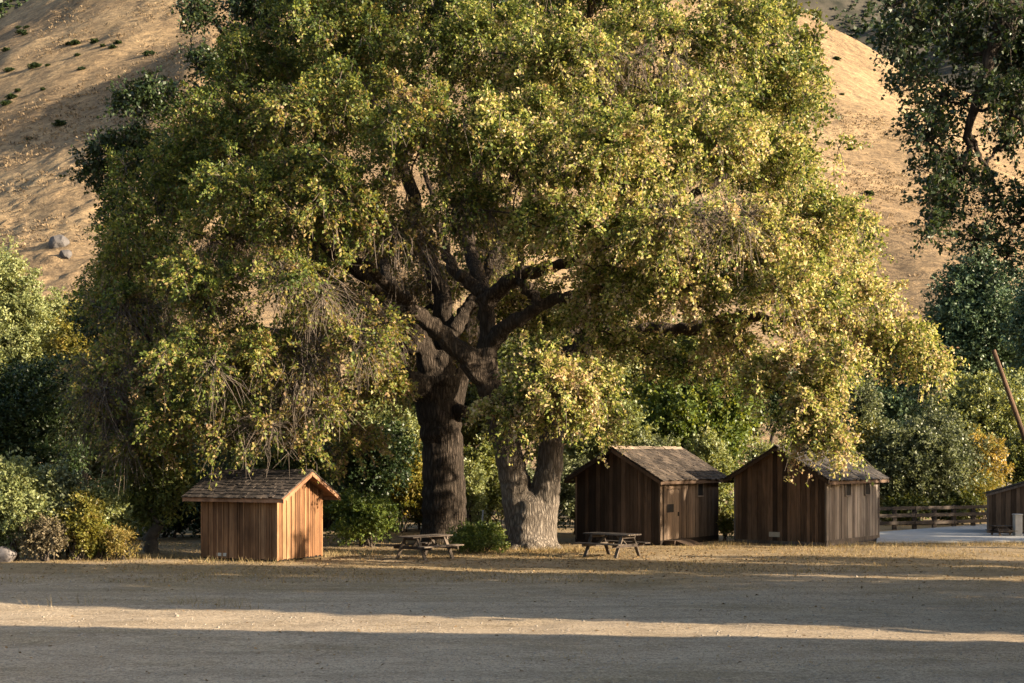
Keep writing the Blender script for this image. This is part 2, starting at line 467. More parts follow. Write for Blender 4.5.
def clumps_of(lobes, dens, rg, shell=.42, zmin=-9):
    """lobes: (n,6) cx cy cz rx ry rz -> clump centres, outward dirs, lobe ids"""
    C, O, I = [], [], []
    for k, l in enumerate(lobes):
        c, r = l[:3], l[3:6]
        area = (r[0] * r[1] + r[0] * r[2] + r[1] * r[2]) * 4.2
        n = max(4, int(area * dens))
        u = unit(rg.normal(0, 1, (n, 3)) + np.array((0, 0, .25)))
        rad = rg.uniform(0, 1, n) ** shell
        rad *= 1 + rg.normal(0, .1, n)
        p = c + u * rad[:, None] * r
        o = unit(u / r)
        ok = p[:, 2] > zmin
        C.append(p[ok]); O.append(o[ok]); I.append(np.full(ok.sum(), k))
    return np.concatenate(C), np.concatenate(O), np.concatenate(I)


def sprays(C, O, rg, tw=6, per=14, tlen=.9, droop=.35, L=.17, W=.095, spread=.8, hue=None, twig_r=.008, bare=0.0, jit=.07, lvar=.17, tjit=.04):
    """leafy twigs growing from every clump -> leaves and twigs"""
    n = len(C)
    D = unit(O[:, None, :] * .75 + rg.normal(0, spread, (n, tw, 3)) + np.array((0, 0, .1)))
    ln = tlen * rg.uniform(.55, 1.25, (n, tw, 1))
    base = C[:, None, :] - O[:, None, :] * (tlen * .35)
    t = rg.uniform(.15, 1.0, (n, tw, per)) ** .8
    P = base[:, :, None, :] + D[:, :, None, :] * (ln[:, :, None] * t[..., None])
    P[..., 2] -= droop * (t ** 2) * ln
    P += rg.normal(0, jit, P.shape)
    A = D[:, :, None, :] * .7 + rg.normal(0, .75, P.shape); A[..., 2] -= droop * .7
    keep = rg.uniform(0, 1, (n, tw, 1)) > (bare if np.ndim(bare) == 0 else bare[:, None, None])
    keep = np.broadcast_to(keep, t.shape)
    cv = np.clip(rg.normal(.42, .16, (n, 1, 1)), 0, 1) if hue is None else hue[:, None, None]
    tv = rg.normal(0, .1, (n, tw, 1))
    var = np.clip(cv + tv + rg.normal(0, lvar, t.shape), 0, 1)
    sz = rg.uniform(.65, 1.3, t.shape)
    V, Q, var = leaf_quads(P[keep], A[keep], (L * sz)[keep], (W * sz)[keep], var[keep], rg)
    # twigs: three-sided, four points
    tt = np.linspace(0, 1.02, 4)
    TP = base[:, :, None, :] + D[:, :, None, :] * (ln[:, :, None] * tt[None, None, :, None])
    TP[..., 2] -= droop * (tt ** 2) * ln
    TP[:, :, 1:, :] += rg.normal(0, tjit, TP[:, :, 1:, :].shape)
    TP = TP.reshape(-1, 4, 3)
    off = np.array([[1, 0, 0], [-.5, .87, .4], [-.5, -.87, -.4]])
    rr = twig_r * np.array([1.5, 1.1, .8, .4])
    TV = (TP[:, :, None, :] + off[None, None] * rr[None, :, None, None]).reshape(-1, 3)
    i = np.arange(len(TP))[:, None, None] * 12 + np.arange(3)[None, :, None] * 3
    j = np.arange(3)[None, None, :]; jn = (j + 1) % 3
    TQ = np.stack([i + j, i + jn, i + 3 + jn, i + 3 + j], -1).reshape(-1, 4)
    return (V, Q, var), (TV, TQ)


class Skeleton:
    def __init__(s, seed):
        s.P = np.zeros((60000, 3)); s.r = np.zeros(60000); s.n = 0
        s.V, s.Q, s.b = [], [], 0
        s.BV, s.BQ, s.bb = [], [], 0
        s.rg = np.random.default_rng(seed)

    def add_tube(s, path, radii, n, flute=0, seed=0, fuse=False):
        V, Q = tube(path, radii, n, flute, seed)
        if fuse:
            e0, e1 = len(V), len(V) + 1
            k = len(path); j = np.arange(n); jn = (j + 1) % n
            V = np.concatenate([V, [path[0]], [path[-1]]])
            caps = [(int(b), int(a), e0) for a, b in zip(j, jn)] + [(int(a) + (k - 1) * n, int(b) + (k - 1) * n, e1) for a, b in zip(j, jn)]
            s.BV.append(V); s.BQ += [tuple(int(i) + s.bb for i in q) for q in Q] + [tuple(i + s.bb for i in c) for c in caps]; s.bb += len(V)
        else:
            s.V.append(V); s.Q.append(Q + s.b); s.b += len(V)

    def nodes(s, path, radii):
        k = len(path); s.P[s.n:s.n + k] = path; s.r[s.n:s.n + k] = radii; s.n += k

    def limb(s, pts, r0, r1, n=12, flute=.05, jit=.06, steps=7, register=True, fuse=False):
        """pts: control points; smooth polyline through them"""
        pts = np.asarray(pts, float)
        out = []
        k = len(pts)
        for i in range(k - 1):
            p0, p1, p2, p3 = pts[max(i - 1, 0)], pts[i], pts[i + 1], pts[min(i + 2, k - 1)]
            for t in np.linspace(0, 1, steps, endpoint=False):
                out.append(.5 * ((2 * p1) + (-p0 + p2) * t + (2 * p0 - 5 * p1 + 4 * p2 - p3) * t * t + (-p0 + 3 * p1 - 3 * p2 + p3) * t ** 3))
        out.append(pts[-1]); out = np.array(out)
        out[1:-1] += s.rg.normal(0, jit, out[1:-1].shape)
        r = np.asarray(r0) if np.ndim(r0) else None
        if r is not None: rad = np.interp(np.linspace(0, 1, len(out)), np.linspace(0, 1, len(r)), r)
        else: rad = np.linspace(r0, r1, len(out))
        s.add_tube(out, rad, n, flute, int(s.rg.integers(1e6)), fuse)
        if register: s.nodes(out, rad)
        return out, rad

    def connect(s, T, rb, n=5, sag=.12, steps=6, rmax=.5, rend=.012, kr=.02, lo=0):
        d = np.linalg.norm(s.P[lo:s.n] - T, axis=1) - s.r[lo:s.n] * 1.5
        # prefer parents lower than or level with the target
        d = d + np.maximum(s.P[lo:s.n, 2] - T[2], 0) * .45
        k = int(np.argmin(d)) + lo
        A = s.P[k].copy(); dist = np.linalg.norm(T - A)
        if dist < .05: return
        r0 = min(rmax, s.r[k] * .8, rb + kr * dist)
        mid = (A + T) / 2 + s.rg.normal(0, .1, 3) * dist + np.array((0, 0, sag * dist))
        t = np.linspace(0, 1, steps)[:, None]
        path = (1 - t) ** 2 * A + 2 * t * (1 - t) * mid + t * t * T
        path[1:-1] += s.rg.normal(0, .035 * min(dist, 3), path[1:-1].shape)
        rad = np.linspace(r0, rend, steps)
        s.add_tube(path, rad, n)
        s.nodes(path[1:], rad[1:])

    def mesh(s): return np.concatenate(s.V), np.concatenate(s.Q)


def px_lobes(rows):
    """(px, py, Y, rpx, rpy, ry) -> world ellipsoids"""
    out = []
    for px, py, Y, rx, rz, ry in rows:
        c = at(px, py, Y); k = Y / F
        out.append((*c, rx * k, ry, rz * k))
    return np.array(out)


def big_tree(root, sk, lobes, dens, mat_leaf, mat_bark, rg, hue=None, spray_kw=None, shell=.42, zmin=-9, lobe_r=.05, bare_f=None):
    loc = np.array(root.location)
    order = np.argsort([np.min(np.linalg.norm(sk.P[:sk.n] - l[:3], axis=1)) for l in lobes])
    for k in order:
        sk.connect(lobes[k][:3] - np.array((0, 0, .3 * lobes[k][5])), lobe_r, 8, .1, 9, .3, .03, .017)
    C, O, I = clumps_of(lobes, dens, rg, shell, zmin)
    d = np.array([np.linalg.norm(c - lobes[i][:3]) for c, i in zip(C, I)])
    for k in np.argsort(d): sk.connect(C[k], .012, 4, .06, 5, .06, .008, .008)
    h = hue(C, I, rg) if hue else None
    spray_kw = dict(spray_kw or {})
    if bare_f:
        spray_kw['bare'] = bare_f(C, rg)
        sel = (spray_kw['bare'] > .42) & (rg.uniform(0, 1, len(C)) < .8)
        _, xt = sprays(C[sel], O[sel], rg, tw=24, per=2, tlen=1.1, droop=.5, spread=1.1, twig_r=.0085, tjit=.09)
    lv, tw = sprays(C, O, rg, hue=h, **(spray_kw or {}))
    V, Q = sk.mesh()
    if sk.BV:
        tk = mesh_obj('trunk', np.concatenate(sk.BV) - loc, sk.BQ, mat_bark, root)
        md = tk.modifiers.new('remesh', 'REMESH'); md.mode = 'VOXEL'; md.voxel_size = .05; md.use_smooth_shade = True
        md = tk.modifiers.new('smooth', 'SMOOTH'); md.factor = .5; md.iterations = 6
        mesh_obj('branches', V - loc, Q, mat_bark, root, smooth=True)
    else:
        mesh_obj('trunk', V - loc, Q, mat_bark, root, smooth=True)
    mesh_obj('crown', lv[0] - loc, lv[1], mat_leaf, root, lv[2])
    if bare_f: tw = (np.concatenate([tw[0], xt[0]]), np.concatenate([tw[1], xt[1] + len(tw[0])]))
    mesh_obj('twigs', tw[0] - loc, tw[1], M_TWIG, root)
    return len(lv[1])


def plant(name, label, cat, px, Y, wpx, ytop, ybot, mat, dens=1.0, leaf=.15, lobes=9, seed=0, group=None, droop=.2, tlen=.6, stem_r=.05,
          upright=0.0, gap=0.0, trunk=False, depth=None, aspect=.55, bark=None, leafpart=None, foot=None):
    """a bush or background tree that fills wpx by (ytop..ybot) at depth Y"""
    rg = np.random.default_rng(1000 + seed)
    k = Y / F
    cx = (px - CX) * k; hw = wpx * k / 2
    zt = CAMH - (ytop - HY) * k; zb = max(CAMH - (ybot - HY) * k, .12)
    dy = depth if depth else hw * .8
    cz, hz = (zt + zb) / 2, (zt - zb) / 2
    L = []
    s = .62 * min(1, (9 / lobes) ** .33)
    for i in range(lobes):
        u = unit(rg.normal(0, 1, 3)) * rg.uniform(.25, 1) ** .6
        rr = s * rg.uniform(.7, 1.2)
        L.append((cx + u[0] * hw * (1 - rr * .75), Y + u[1] * dy * (1 - rr * .75), cz + u[2] * hz * (1 - rr * .75), hw * rr, dy * rr, max(hz * rr, .12)))
    L = np.array(L)
    root = thing(name, label, cat, (cx, Y, 0 if foot is None else foot), 0, group)
    loc = np.array(root.location)
    sk = Skeleton(seed)
    if trunk:
        fork = np.array((cx + rg.normal(0, .2), Y + rg.normal(0, .2), max(zb, .25 * zt)))
        sk.limb([(cx, Y, -.1), (cx + rg.normal(0, .12), Y, fork[2] * .5), fork], stem_r * 1.25, stem_r * .85, 9, .05, .03, 4)
        for l in L: sk.connect(l[:3] - (0, 0, .2 * l[5]), stem_r * .35, 6, .12, 6, stem_r * .8, .02, .012)
    else:
        for l in L:
            b = np.array((cx + rg.normal(0, .18) * hw, Y + rg.normal(0, .15) * dy, -.06))
            m = (b + l[:3]) / 2 + rg.normal(0, .1, 3) * hz
            sk.limb([b, m, l[:3]], stem_r * rg.uniform(.5, 1), .012, 5, 0, .03, 3)
    tl = tlen
    C, O, I = clumps_of(L, dens * .8 / (tl * tl), rg, .45, .08)
    if len(C) < 900:
        for c in C: sk.connect(c, .01, 3, .05, 4, .04, .006, .006)
    O = unit(O + np.array((0, 0, upright)))
    per = int(np.clip(1.1 * (tl / leaf) ** 2 * .6, 6, 14))
    lv, tw = sprays(C, O, rg, tw=6, per=per, tlen=tl, droop=droop, L=leaf, W=leaf * aspect, twig_r=.007, bare=gap, jit=.05 * tl / .6)
    ok = lv[0][:, 2].reshape(-1, 4).min(1) > .0
    lV = lv[0].reshape(-1, 4, 3)[ok].reshape(-1, 3); lQ = np.arange(len(lV)).reshape(-1, 4); lvar = lv[2][ok]
    V, Q = sk.mesh()
    tree = cat == 'tree'
    mesh_obj('trunk' if tree else 'stem', V - loc, Q, bark or M_BARK_S, root, smooth=True)
    mesh_obj('crown' if tree else 'foliage', lV - loc, lQ, mat, root, lvar)
    return root


# ---------------------------------------------------------------- the two big oaks
def build_oaks():
    tot = 0
    # oak standing behind: dark trunk
    YB = 53.0
    b = at(445, HY + F * CAMH / YB, YB)
    rootA = thing('oak_tree', 'huge oak with a dark straight trunk, its olive crown drooping over the red brown shed', 'tree', (b[0], b[1], 0))
    sk = Skeleton(31)
    tr = [(b[0], YB, -.15), (b[0], YB, .25), at(444, 520, YB), at(443, 480, YB), at(441, 440, YB), at(437, 400, YB), at(436, 378, YB)]
    sk.limb(tr, [1.15, .95, .84, .78, .77, .82, .95], 0, 26, .045, .03, 6, fuse=True)
    top = at(437, 388, YB)
    sk.limb([top, at(415, 385, YB - .8), at(398, 378, YB - 2), at(370, 392, YB - 4), at(320, 400, YB - 7), at(270, 415, YB - 9)], .55, .13, fuse=True)
    sk.limb([at(430, 385, YB), at(424, 350, YB), at(405, 320, YB - 1), at(375, 290, YB - 3), at(330, 250, YB - 5), at(280, 215, YB - 6)], .5, .12, fuse=True)
    sk.limb([at(424, 350, YB), at(385, 340, YB - 2), at(330, 345, YB - 4), at(260, 340, YB - 5), at(180, 350, YB - 5), at(130, 385, YB - 5)], .32, .08, fuse=True)
    sk.limb([at(440, 385, YB), at(446, 340, YB + .5), at(440, 290, YB + 1), at(420, 220, YB + 1), at(390, 140, YB), at(350, 60, YB)], .5, .14, fuse=True)
    sk.limb([at(446, 345, YB), at(462, 318, YB + .6), at(474, 295, YB + 1), at(500, 230, YB + 3), at(520, 140, YB + 4)], .34, .1, fuse=True)
    sk.limb([at(448, 405, YB), at(468, 412, YB - .5), at(490, 408, YB + 1), at(530, 390, YB + 3)], .3, .08, fuse=True)
    sk.limb([at(405, 320, YB - 1), at(350, 200, YB + 3), at(290, 150, YB + 5), at(220, 150, YB + 4)], .3, .08, fuse=True)
    A = px_lobes([
        (262, 55, 50, 55, 42, 2.2), (330, 105, 46, 70, 48, 2.4), (225, 130, 48, 58, 50, 2.3), (165, 185, 49, 58, 42, 2.2), (250, 200, 44, 72, 46, 2.4),
        (135, 245, 48, 48, 42, 2), (205, 285, 44, 68, 44, 2.2), (122, 305, 47, 42, 32, 1.8), (325, 195, 43, 66, 48, 2.3), (300, 280, 42.5, 62, 40, 2.1),
        (135, 368, 46, 60, 38, 2), (215, 360, 43, 68, 38, 2.1), (290, 356, 43.4, 52, 34, 1.8), (115, 425, 46, 42, 26, 1.6), (195, 418, 44.5, 58, 26, 1.7),
        (270, 424, 43.8, 52, 20, 1.5), (330, 405, 44, 36, 28, 1.5), (358, 335, 43, 38, 42, 1.7), (392, 225, 44, 44, 42, 1.9), (420, 245, 44, 34, 22, 1.2), (378, 320, 44, 32, 34, 1.4), (232, 238, 52, 56, 30, 2), (470, 215, 45, 34, 20, 1.1), (385, 385, 45, 34, 26, 1.3), (350, 440, 45.5, 30, 18, 1.0), (100, 395, 45, 36, 26, 1.5), (350, 35, 48, 70, 45, 2.6),
        (425, 130, 42.5, 68, 48, 2.4), (150, 440, 45, 40, 22, 1.4), (230, 442, 44.2, 34, 12, 1.0), (292, 444, 43.8, 24, 9, .8),
        (250, 150, 58, 90, 70, 4), (350, 90, 58, 90, 70, 4), (160, 280, 56, 75, 60, 3.5), (350, 240, 57, 80, 50, 3), (270, 370, 54, 70, 40, 3),
        (390, 300, 57, 60, 50, 2.5), (430, 350, 58, 45, 40, 2), (330, 310, 56, 50, 40, 2.5), (390, -50, 50, 90, 45, 4), (300, -30, 52, 60, 40, 3)])

    def hueA(C, I, rg):
        # the crown is greener high on its left, browner low and inside
        px = CX + C[:, 0] / C[:, 1] * F; py = HY - (C[:, 2] - CAMH) / C[:, 1] * F
        h = .36 + .2 * np.clip((py - 170) / 200, -1, 1) + .12 * np.clip((px - 300) / 150, -1, 1)
        return np.clip(h + rg.normal(0, .13, len(C)), .02, .95)
    def bareA(C, rg):
        px = CX + C[:, 0] / C[:, 1] * F; py = HY - (C[:, 2] - CAMH) / C[:, 1] * F
        k = .6 * np.exp(-((px - 365) / 60) ** 2 - ((py - 320) / 60) ** 2) + .55 * np.exp(-((px - 260) / 90) ** 2 - ((py - 250) / 35) ** 2) + .6 * np.exp(-((px - 190) / 60) ** 2 - ((py - 315) / 26) ** 2) + .62 * np.exp(-((px - 430) / 50) ** 2 - ((py - 290) / 60) ** 2) + .5 * np.exp(-((px - 250) / 60) ** 2 - ((py - 400) / 25) ** 2)
        n = vnoise(C[:, 0], C[:, 2] + C[:, 1], .3, 61)
        k = k + .22 * np.clip((py - 250) / 100, 0, 1)
        return np.clip(.12 + k + .26 * n, .04, .94)
    tot += big_tree(rootA, sk, A, 1.0, M_LEAF_A, M_BARK_A, np.random.default_rng(5), hueA,
                    dict(tw=7, per=36, tlen=.95, droop=.4, L=.122, W=.078, lvar=.23, twig_r=.011), zmin=1.2, bare_f=bareA)

    # oak in front: pale forked trunk
    YB = 49.6
    b = at(533, HY + F * CAMH / YB, YB)
    rootB = thing('oak_tree', 'huge oak with a pale forked trunk, its yellow green crown reaching over two huts', 'tree', (b[0], b[1], 0))
    sk = Skeleton(32)
    pa = lambda x, y, d=0: at(x, y, YB + d)
    sk.limb([pa(531, 553), pa(531, 546), pa(530, 534), pa(530, 518), pa(531, 502), pa(533, 490)], [1.12, .95, .82, .78, .62, .2], 0, 28, .04, .02, 6, fuse=True)
    sk.limb([pa(522, 556), pa(521, 540), pa(519, 515), pa(516, 490), pa(510, 462), pa(502, 432), pa(494, 402), pa(487, 378)], [.7, .56, .52, .52, .5, .47, .45, .45], 0, 20, .05, .02, 6, fuse=True)
    sk.limb([pa(542, 556), pa(542, 540), pa(544, 515), pa(547, 490), pa(551, 462), pa(553, 430), pa(556, 398, .4), pa(566, 368, 1)], [.7, .54, .5, .49, .46, .44, .43, .42], 0, 20, .05, .02, 6, fuse=True)
    for qx, qd in ((508, -.2), (552, -.3), (530, -.75), (518, -.6), (545, -.55)):
        sk.limb([pa(530 + (qx - 530) * 1.35, 554, qd * 1.4), pa(qx, 545, qd), pa(530 + (qx - 530) * .8, 528, qd * .7), pa(530 + (qx - 530) * .7, 505, qd * .5)], [.3, .22, .16, .05], 0, 8, .04, .02, 4, False, fuse=True)
    # limbs off the left stem
    sk.limb([pa(488, 382), pa(470, 362, -.3), pa(446, 338, -.6), pa(420, 316, -1), pa(404, 300, -1.5), pa(370, 270, -3), pa(330, 240, -4)], [0.40, 0.40, 0.32, 0.29, 0.24, 0.16, 0.08], 0, 14, fuse=True)
    sk.limb([pa(487, 380), pa(488, 350), pa(488, 320), pa(484, 296), pa(470, 282, .3), pa(452, 268, .6), pa(440, 230, 1), pa(425, 170, 1)], [0.40, 0.36, 0.29, 0.27, 0.24, 0.21, 0.16, 0.08], 0, 14, fuse=True)
    sk.limb([pa(487, 302), pa(500, 290, -.3), pa(518, 276, -.6), pa(545, 268, -1), pa(585, 255, -2), pa(620, 215, -3), pa(650, 170, -3)], [0.30, 0.28, 0.24, 0.21, 0.18, 0.13, 0.06], 0, 12, fuse=True)
    sk.limb([pa(489, 345), pa(502, 332, -.4), pa(522, 318, -.8), pa(546, 302, -1.2), pa(580, 296, -1.5), pa(630, 280, -2), pa(690, 262, -3), pa(750, 240, -3)], [0.32, 0.30, 0.22, 0.21, 0.19, 0.16, 0.12, 0.06], 0, 12, fuse=True)
    sk.limb([pa(540, 304, -1.2), pa(528, 290, -1), pa(520, 270, -.5), pa(530, 210, 1), pa(545, 130, 1)], .2, .08, 10)
    sk.limb([pa(484, 296), pa(470, 240, 2), pa(480, 160, 3), pa(500, 80, 3), pa(510, 0, 3)], .3, .1, 10)
    # limbs off the right stem
    sk.limb([pa(566, 368, 1), pa(590, 340, 1), pa(630, 332, .5), pa(676, 330, 0), pa(716, 332, -1), pa(750, 356, -2), pa(776, 378, -3), pa(800, 395, -4)], [0.40, 0.36, 0.26, 0.24, 0.22, 0.18, 0.13, 0.06], 0, 14, fuse=True)
    sk.limb([pa(690, 330, 0), pa(740, 318, -.5), pa(790, 322, -1.5), pa(840, 335, -2), pa(885, 350, -2)], .22, .07, 10)
    sk.limb([pa(566, 368, 1), pa(580, 320, 2), pa(600, 250, 3), pa(625, 170, 3), pa(632, 110, 2), pa(655, 85, 1.5), pa(690, 62, 1), pa(720, 44, .5)], [0.40, 0.36, 0.26, 0.22, 0.19, 0.16, 0.13, 0.08], 0, 12, fuse=True)
    sk.limb([pa(600, 250, 3), pa(660, 210, 2), pa(720, 180, 1), pa(790, 130, 1)], .24, .08, 10)
    sk.limb([pa(620, 180, 3), pa(600, 100, 2), pa(590, 30, 2), pa(600, -40, 2)], .2, .08, 10)
    B = px_lobes([
        (470, 45, 47, 76, 48, 2.5), (520, 135, 43, 70, 46, 2.3), (565, 60, 44.5, 76, 46, 2.4), (650, 45, 46, 76, 50, 2.6), (735, 40, 48, 66, 46, 2.5),
        (785, 92, 50, 42, 44, 2.2), (615, 150, 43, 68, 46, 2.3), (705, 130, 44.5, 68, 48, 2.4), (780, 170, 47, 58, 48, 2.3), (565, 215, 43, 58, 34, 1.9),
        (645, 225, 42.5, 66, 42, 2.2), (735, 225, 43, 66, 42, 2.2), (820, 228, 46, 54, 42, 2.2), (610, 285, 44.5, 44, 26, 1.5), (690, 285, 44, 56, 34, 1.9),
        (775, 290, 43.5, 62, 38, 2), (850, 300, 46, 54, 38, 2), (892, 340, 46, 42, 30, 1.7), (932, 358, 46, 24, 16, 1.1), (820, 362, 43.5, 50, 26, 1.6),
        (735, 338, 45, 40, 22, 1.4), (765, 380, 44, 28, 24, 1.2), (798, 412, 43, 14, 36, .75), (836, 424, 43, 12, 36, .7), (818, 400, 43.2, 18, 28, .8), (801, 444, 43, 7, 24, .45), (838, 452, 43, 7, 26, .45), (820, 436, 43, 6, 20, .4), (812, 400, 43.5, 26, 26, 1),
        (545, 362, 44, 44, 34, 1.7), (592, 385, 44, 32, 36, 1.5), (510, 402, 44.2, 28, 32, 1.3), (545, 410, 44, 40, 16, 1.2), (600, 420, 44.4, 22, 14, .9), (560, 388, 43.2, 36, 26, 1.1),
        (548, 250, 46, 30, 16, 1.0), (585, 322, 46, 34, 14, 1.0), (640, 345, 46.5, 50, 16, 1.1), (690, 365, 46, 40, 18, 1.1), (468, 205, 44, 40, 30, 1.6), (520, 225, 47, 30, 22, 1.3),
        (550, 110, 57, 100, 75, 4), (700, 130, 57, 100, 75, 4), (800, 240, 55, 75, 55, 3.5), (650, 270, 55, 75, 32, 3), (480, 170, 56, 60, 55, 3),
        (590, 10, 55, 80, 36, 3), (520, 300, 57, 60, 36, 2.5), (600, 330, 57, 60, 30, 2.5), (480, 260, 57, 50, 36, 2.5), (640, 190, 52, 50, 40, 2), (560, -50, 49, 110, 45, 4.5), (690, -40, 51, 90, 45, 4)])

    def hueB(C, I, rg):
        px = CX + C[:, 0] / C[:, 1] * F; py = HY - (C[:, 2] - CAMH) / C[:, 1] * F
        h = .38 + .14 * np.clip((py - 220) / 200, -1, 1) - .1 * np.clip((560 - px) / 100, 0, 1)
        return np.clip(h + rg.normal(0, .15, len(C)), .02, .97)
    def bareB(C, rg):
        px = CX + C[:, 0] / C[:, 1] * F; py = HY - (C[:, 2] - CAMH) / C[:, 1] * F
        k = .5 * np.exp(-((px - 690) / 70) ** 2 - ((py - 200) / 30) ** 2) + .5 * np.exp(-((px - 640) / 60) ** 2 - ((py - 55) / 40) ** 2) + .5 * np.exp(-((px - 470) / 60) ** 2 - ((py - 215) / 30) ** 2)
        n = vnoise(C[:, 0], C[:, 2] + C[:, 1], .3, 62)
        return np.clip(.1 + k + .22 * n, .03, .96)
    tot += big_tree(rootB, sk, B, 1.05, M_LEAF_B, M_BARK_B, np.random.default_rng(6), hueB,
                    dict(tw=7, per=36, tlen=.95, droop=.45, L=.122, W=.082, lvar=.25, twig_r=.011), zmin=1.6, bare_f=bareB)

    # dark evergreen oak far behind, its dark sprays show left of and above the big crowns
    Yb = 64.0
    rootC = thing('oak_tree', 'dark oak behind the olive crown, its near black sprays against the dry hill', 'tree', ((330 - CX) / F * Yb, Yb, 0))
    sk = Skeleton(33)
    pc = lambda x, y, d=0: at(x, y, Yb + d)
    sk.limb([pc(330, 530), pc(332, 450), pc(325, 330), pc(320, 200), pc(330, 60), pc(340, -60)], [.8, .62, .5, .42, .3, .12], 0, 14)
    sk.limb([pc(326, 340), pc(260, 240), pc(190, 170), pc(110, 165)], .35, .06, 10)
    sk.limb([pc(320, 200), pc(260, 110), pc(215, 20)], .25, .06, 10)
    sk.limb([pc(322, 240), pc(420, 140), pc(480, 20), pc(520, -40)], .3, .08, 10)
    sk.limb([pc(326, 340), pc(240, 330), pc(150, 340)], .25, .06, 10)
    Cl = px_lobes([(136, 103, 62, 28, 18, 1.3), (160, 92, 62, 18, 18, 1.2), (96, 166, 62, 28, 18, 1.3), (130, 146, 62, 34, 24, 1.6), (192, 12, 62, 22, 24, 1.2),
                   (196, 62, 63, 12, 12, .7), (222, 80, 63, 40, 30, 2), (260, 20, 64, 40, 30, 2), (320, 10, 64, 70, 40, 3), (400, 5, 63, 70, 40, 3), (480, 10, 63, 60, 36, 3),
                   (150, 200, 64, 50, 40, 2.5), (230, 160, 65, 60, 50, 3), (120, 320, 63, 50, 30, 2), (160, 360, 63, 50, 36, 2), (340, -50, 65, 100, 40, 4), (470, -50, 65, 80, 40, 4),
                   (820, 55, 62, 16, 34, 1.2), (805, 110, 62, 16, 30, 1.2)][:17])
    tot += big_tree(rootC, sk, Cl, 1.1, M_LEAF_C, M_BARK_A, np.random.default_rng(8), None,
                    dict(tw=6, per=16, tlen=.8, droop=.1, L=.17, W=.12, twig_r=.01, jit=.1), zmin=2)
    # dark oak behind the crown's right shoulder
    Yb = 63.0
    rootD = thing('oak_tree', 'dark oak behind the yellow green crown, showing at its upper shoulder beside the bright slope', 'tree', ((446 - CX) / F * Yb, Yb, 0))
    sk = Skeleton(34)
    pd = lambda x, y, d=0: at(x, y, Yb + d)
    sk.limb([pd(446, 530), pd(447, 440), pd(500, 250), pd(620, 140), pd(740, 80), pd(785, 20)], [.6, .46, .38, .25, .08], 0, 12)
    Dl = px_lobes([(812, 60, 63, 20, 36, 1.5), (806, 120, 63, 22, 32, 1.5), (775, 60, 63, 40, 50, 2.5), (780, 160, 63, 40, 40, 2.5), (745, 110, 64, 50, 50, 3), (780, 10, 64, 30, 30, 2)])
    tot += big_tree(rootD, sk, Dl, .5, M_LEAF_MID, M_BARK_A, np.random.default_rng(9), None,
                    dict(tw=6, per=13, tlen=.9, droop=.15, L=.2, W=.14, twig_r=.011), zmin=2)

    # near oak whose branches hang into the picture from above
    Y0 = 25.0
    bx = 13.0
    rootE = thing('oak_tree', 'near oak whose dark leafy branches hang into view high above the plank shed', 'tree', (bx, Y0 + .5, 0))
    sk = Skeleton(35)
    pe = lambda x, y, d=0: at(x, y, Y0 + d)
    sk.limb([(bx, Y0 + .5, -.1), (bx, Y0 + .5, 1.2), (bx - .2, Y0 + .4, 3.2), (bx - .7, Y0 + .3, 5.2)], [.75, .55, .48, .45], 0, 18, .04, .03, 6)
    fk = (bx - .7, Y0 + .3, 5.2)
    sk.limb([fk, (11, Y0, 7.4), pe(1060, 120), pe(1030, 20), pe(1000, 30, -.3), pe(985, 75, -.3), pe(968, 130, -.2), pe(962, 190)], [.34, .3, .24, .2, .14, .11, .07, .03], 0, 10, .04, .03)
    sk.limb([pe(1030, 20), pe(1000, 0), pe(960, -10), pe(920, -5), pe(885, 10)], .13, .03, 8, .04, .03)
    sk.limb([pe(968, 130, -.2), pe(985, 165), pe(1002, 200), pe(1010, 225)], .05, .015, 6, 0, .02)
    sk.limb([fk, (12.6, Y0 - 1, 7.5), (13, Y0 - 2, 10), (13.5, Y0 - 3, 13)], .3, .1, 10)
    sk.limb([fk, (13.5, Y0 + 1, 7.5), (15.5, Y0 + 2, 10), (17, Y0 + 3, 12)], .3, .1, 10)
    El = px_lobes([(905, 25, 25, 34, 26, .8), (940, 10, 25, 40, 30, 1), (985, 5, 25, 40, 28, 1), (915, 80, 25, 22, 32, .7), (925, 130, 24.8, 24, 32, .7), (935, 180, 25, 30, 26, .7),
                   (925, 225, 24.8, 20, 26, .5), (955, 95, 25.3, 20, 30, .6), (985, 195, 25, 26, 22, .6), (1010, 130, 25.2, 20, 40, .7), (1015, 215, 25, 22, 26, .6), (1010, 60, 25.6, 26, 30, .8),
                   (1040, 60, 25, 40, 60, 1.2), (1050, 200, 25, 34, 50, 1), (975, 235, 25, 18, 16, .4), (1005, 255, 25, 16, 16, .4), (950, 210, 25, 22, 22, .5), (965, 45, 25.4, 22, 26, .7), (895, 45, 25, 24, 20, .5), (940, 140, 24.6, 22, 30, .5), (960, 165, 24.8, 24, 24, .5), (990, 100, 24.6, 22, 30, .5), (1015, 20, 24.6, 26, 30, .6), (1020, 110, 24.5, 18, 30, .5)])
    El = np.concatenate([El, np.array([(12.5, 28, 12, 3, 2, 1.8), (15, 28, 11, 3, 2.5, 2), (14, 30, 11.5, 3, 2.6, 1.8), (16.5, 29.5, 9.5, 2.6, 2.6, 1.8), (14, 28, 14, 3, 2.4, 1.6)])])
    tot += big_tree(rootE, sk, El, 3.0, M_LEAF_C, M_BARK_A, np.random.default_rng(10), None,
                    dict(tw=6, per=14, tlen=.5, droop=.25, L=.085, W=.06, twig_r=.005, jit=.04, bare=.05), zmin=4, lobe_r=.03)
    print('oak leaves', tot)


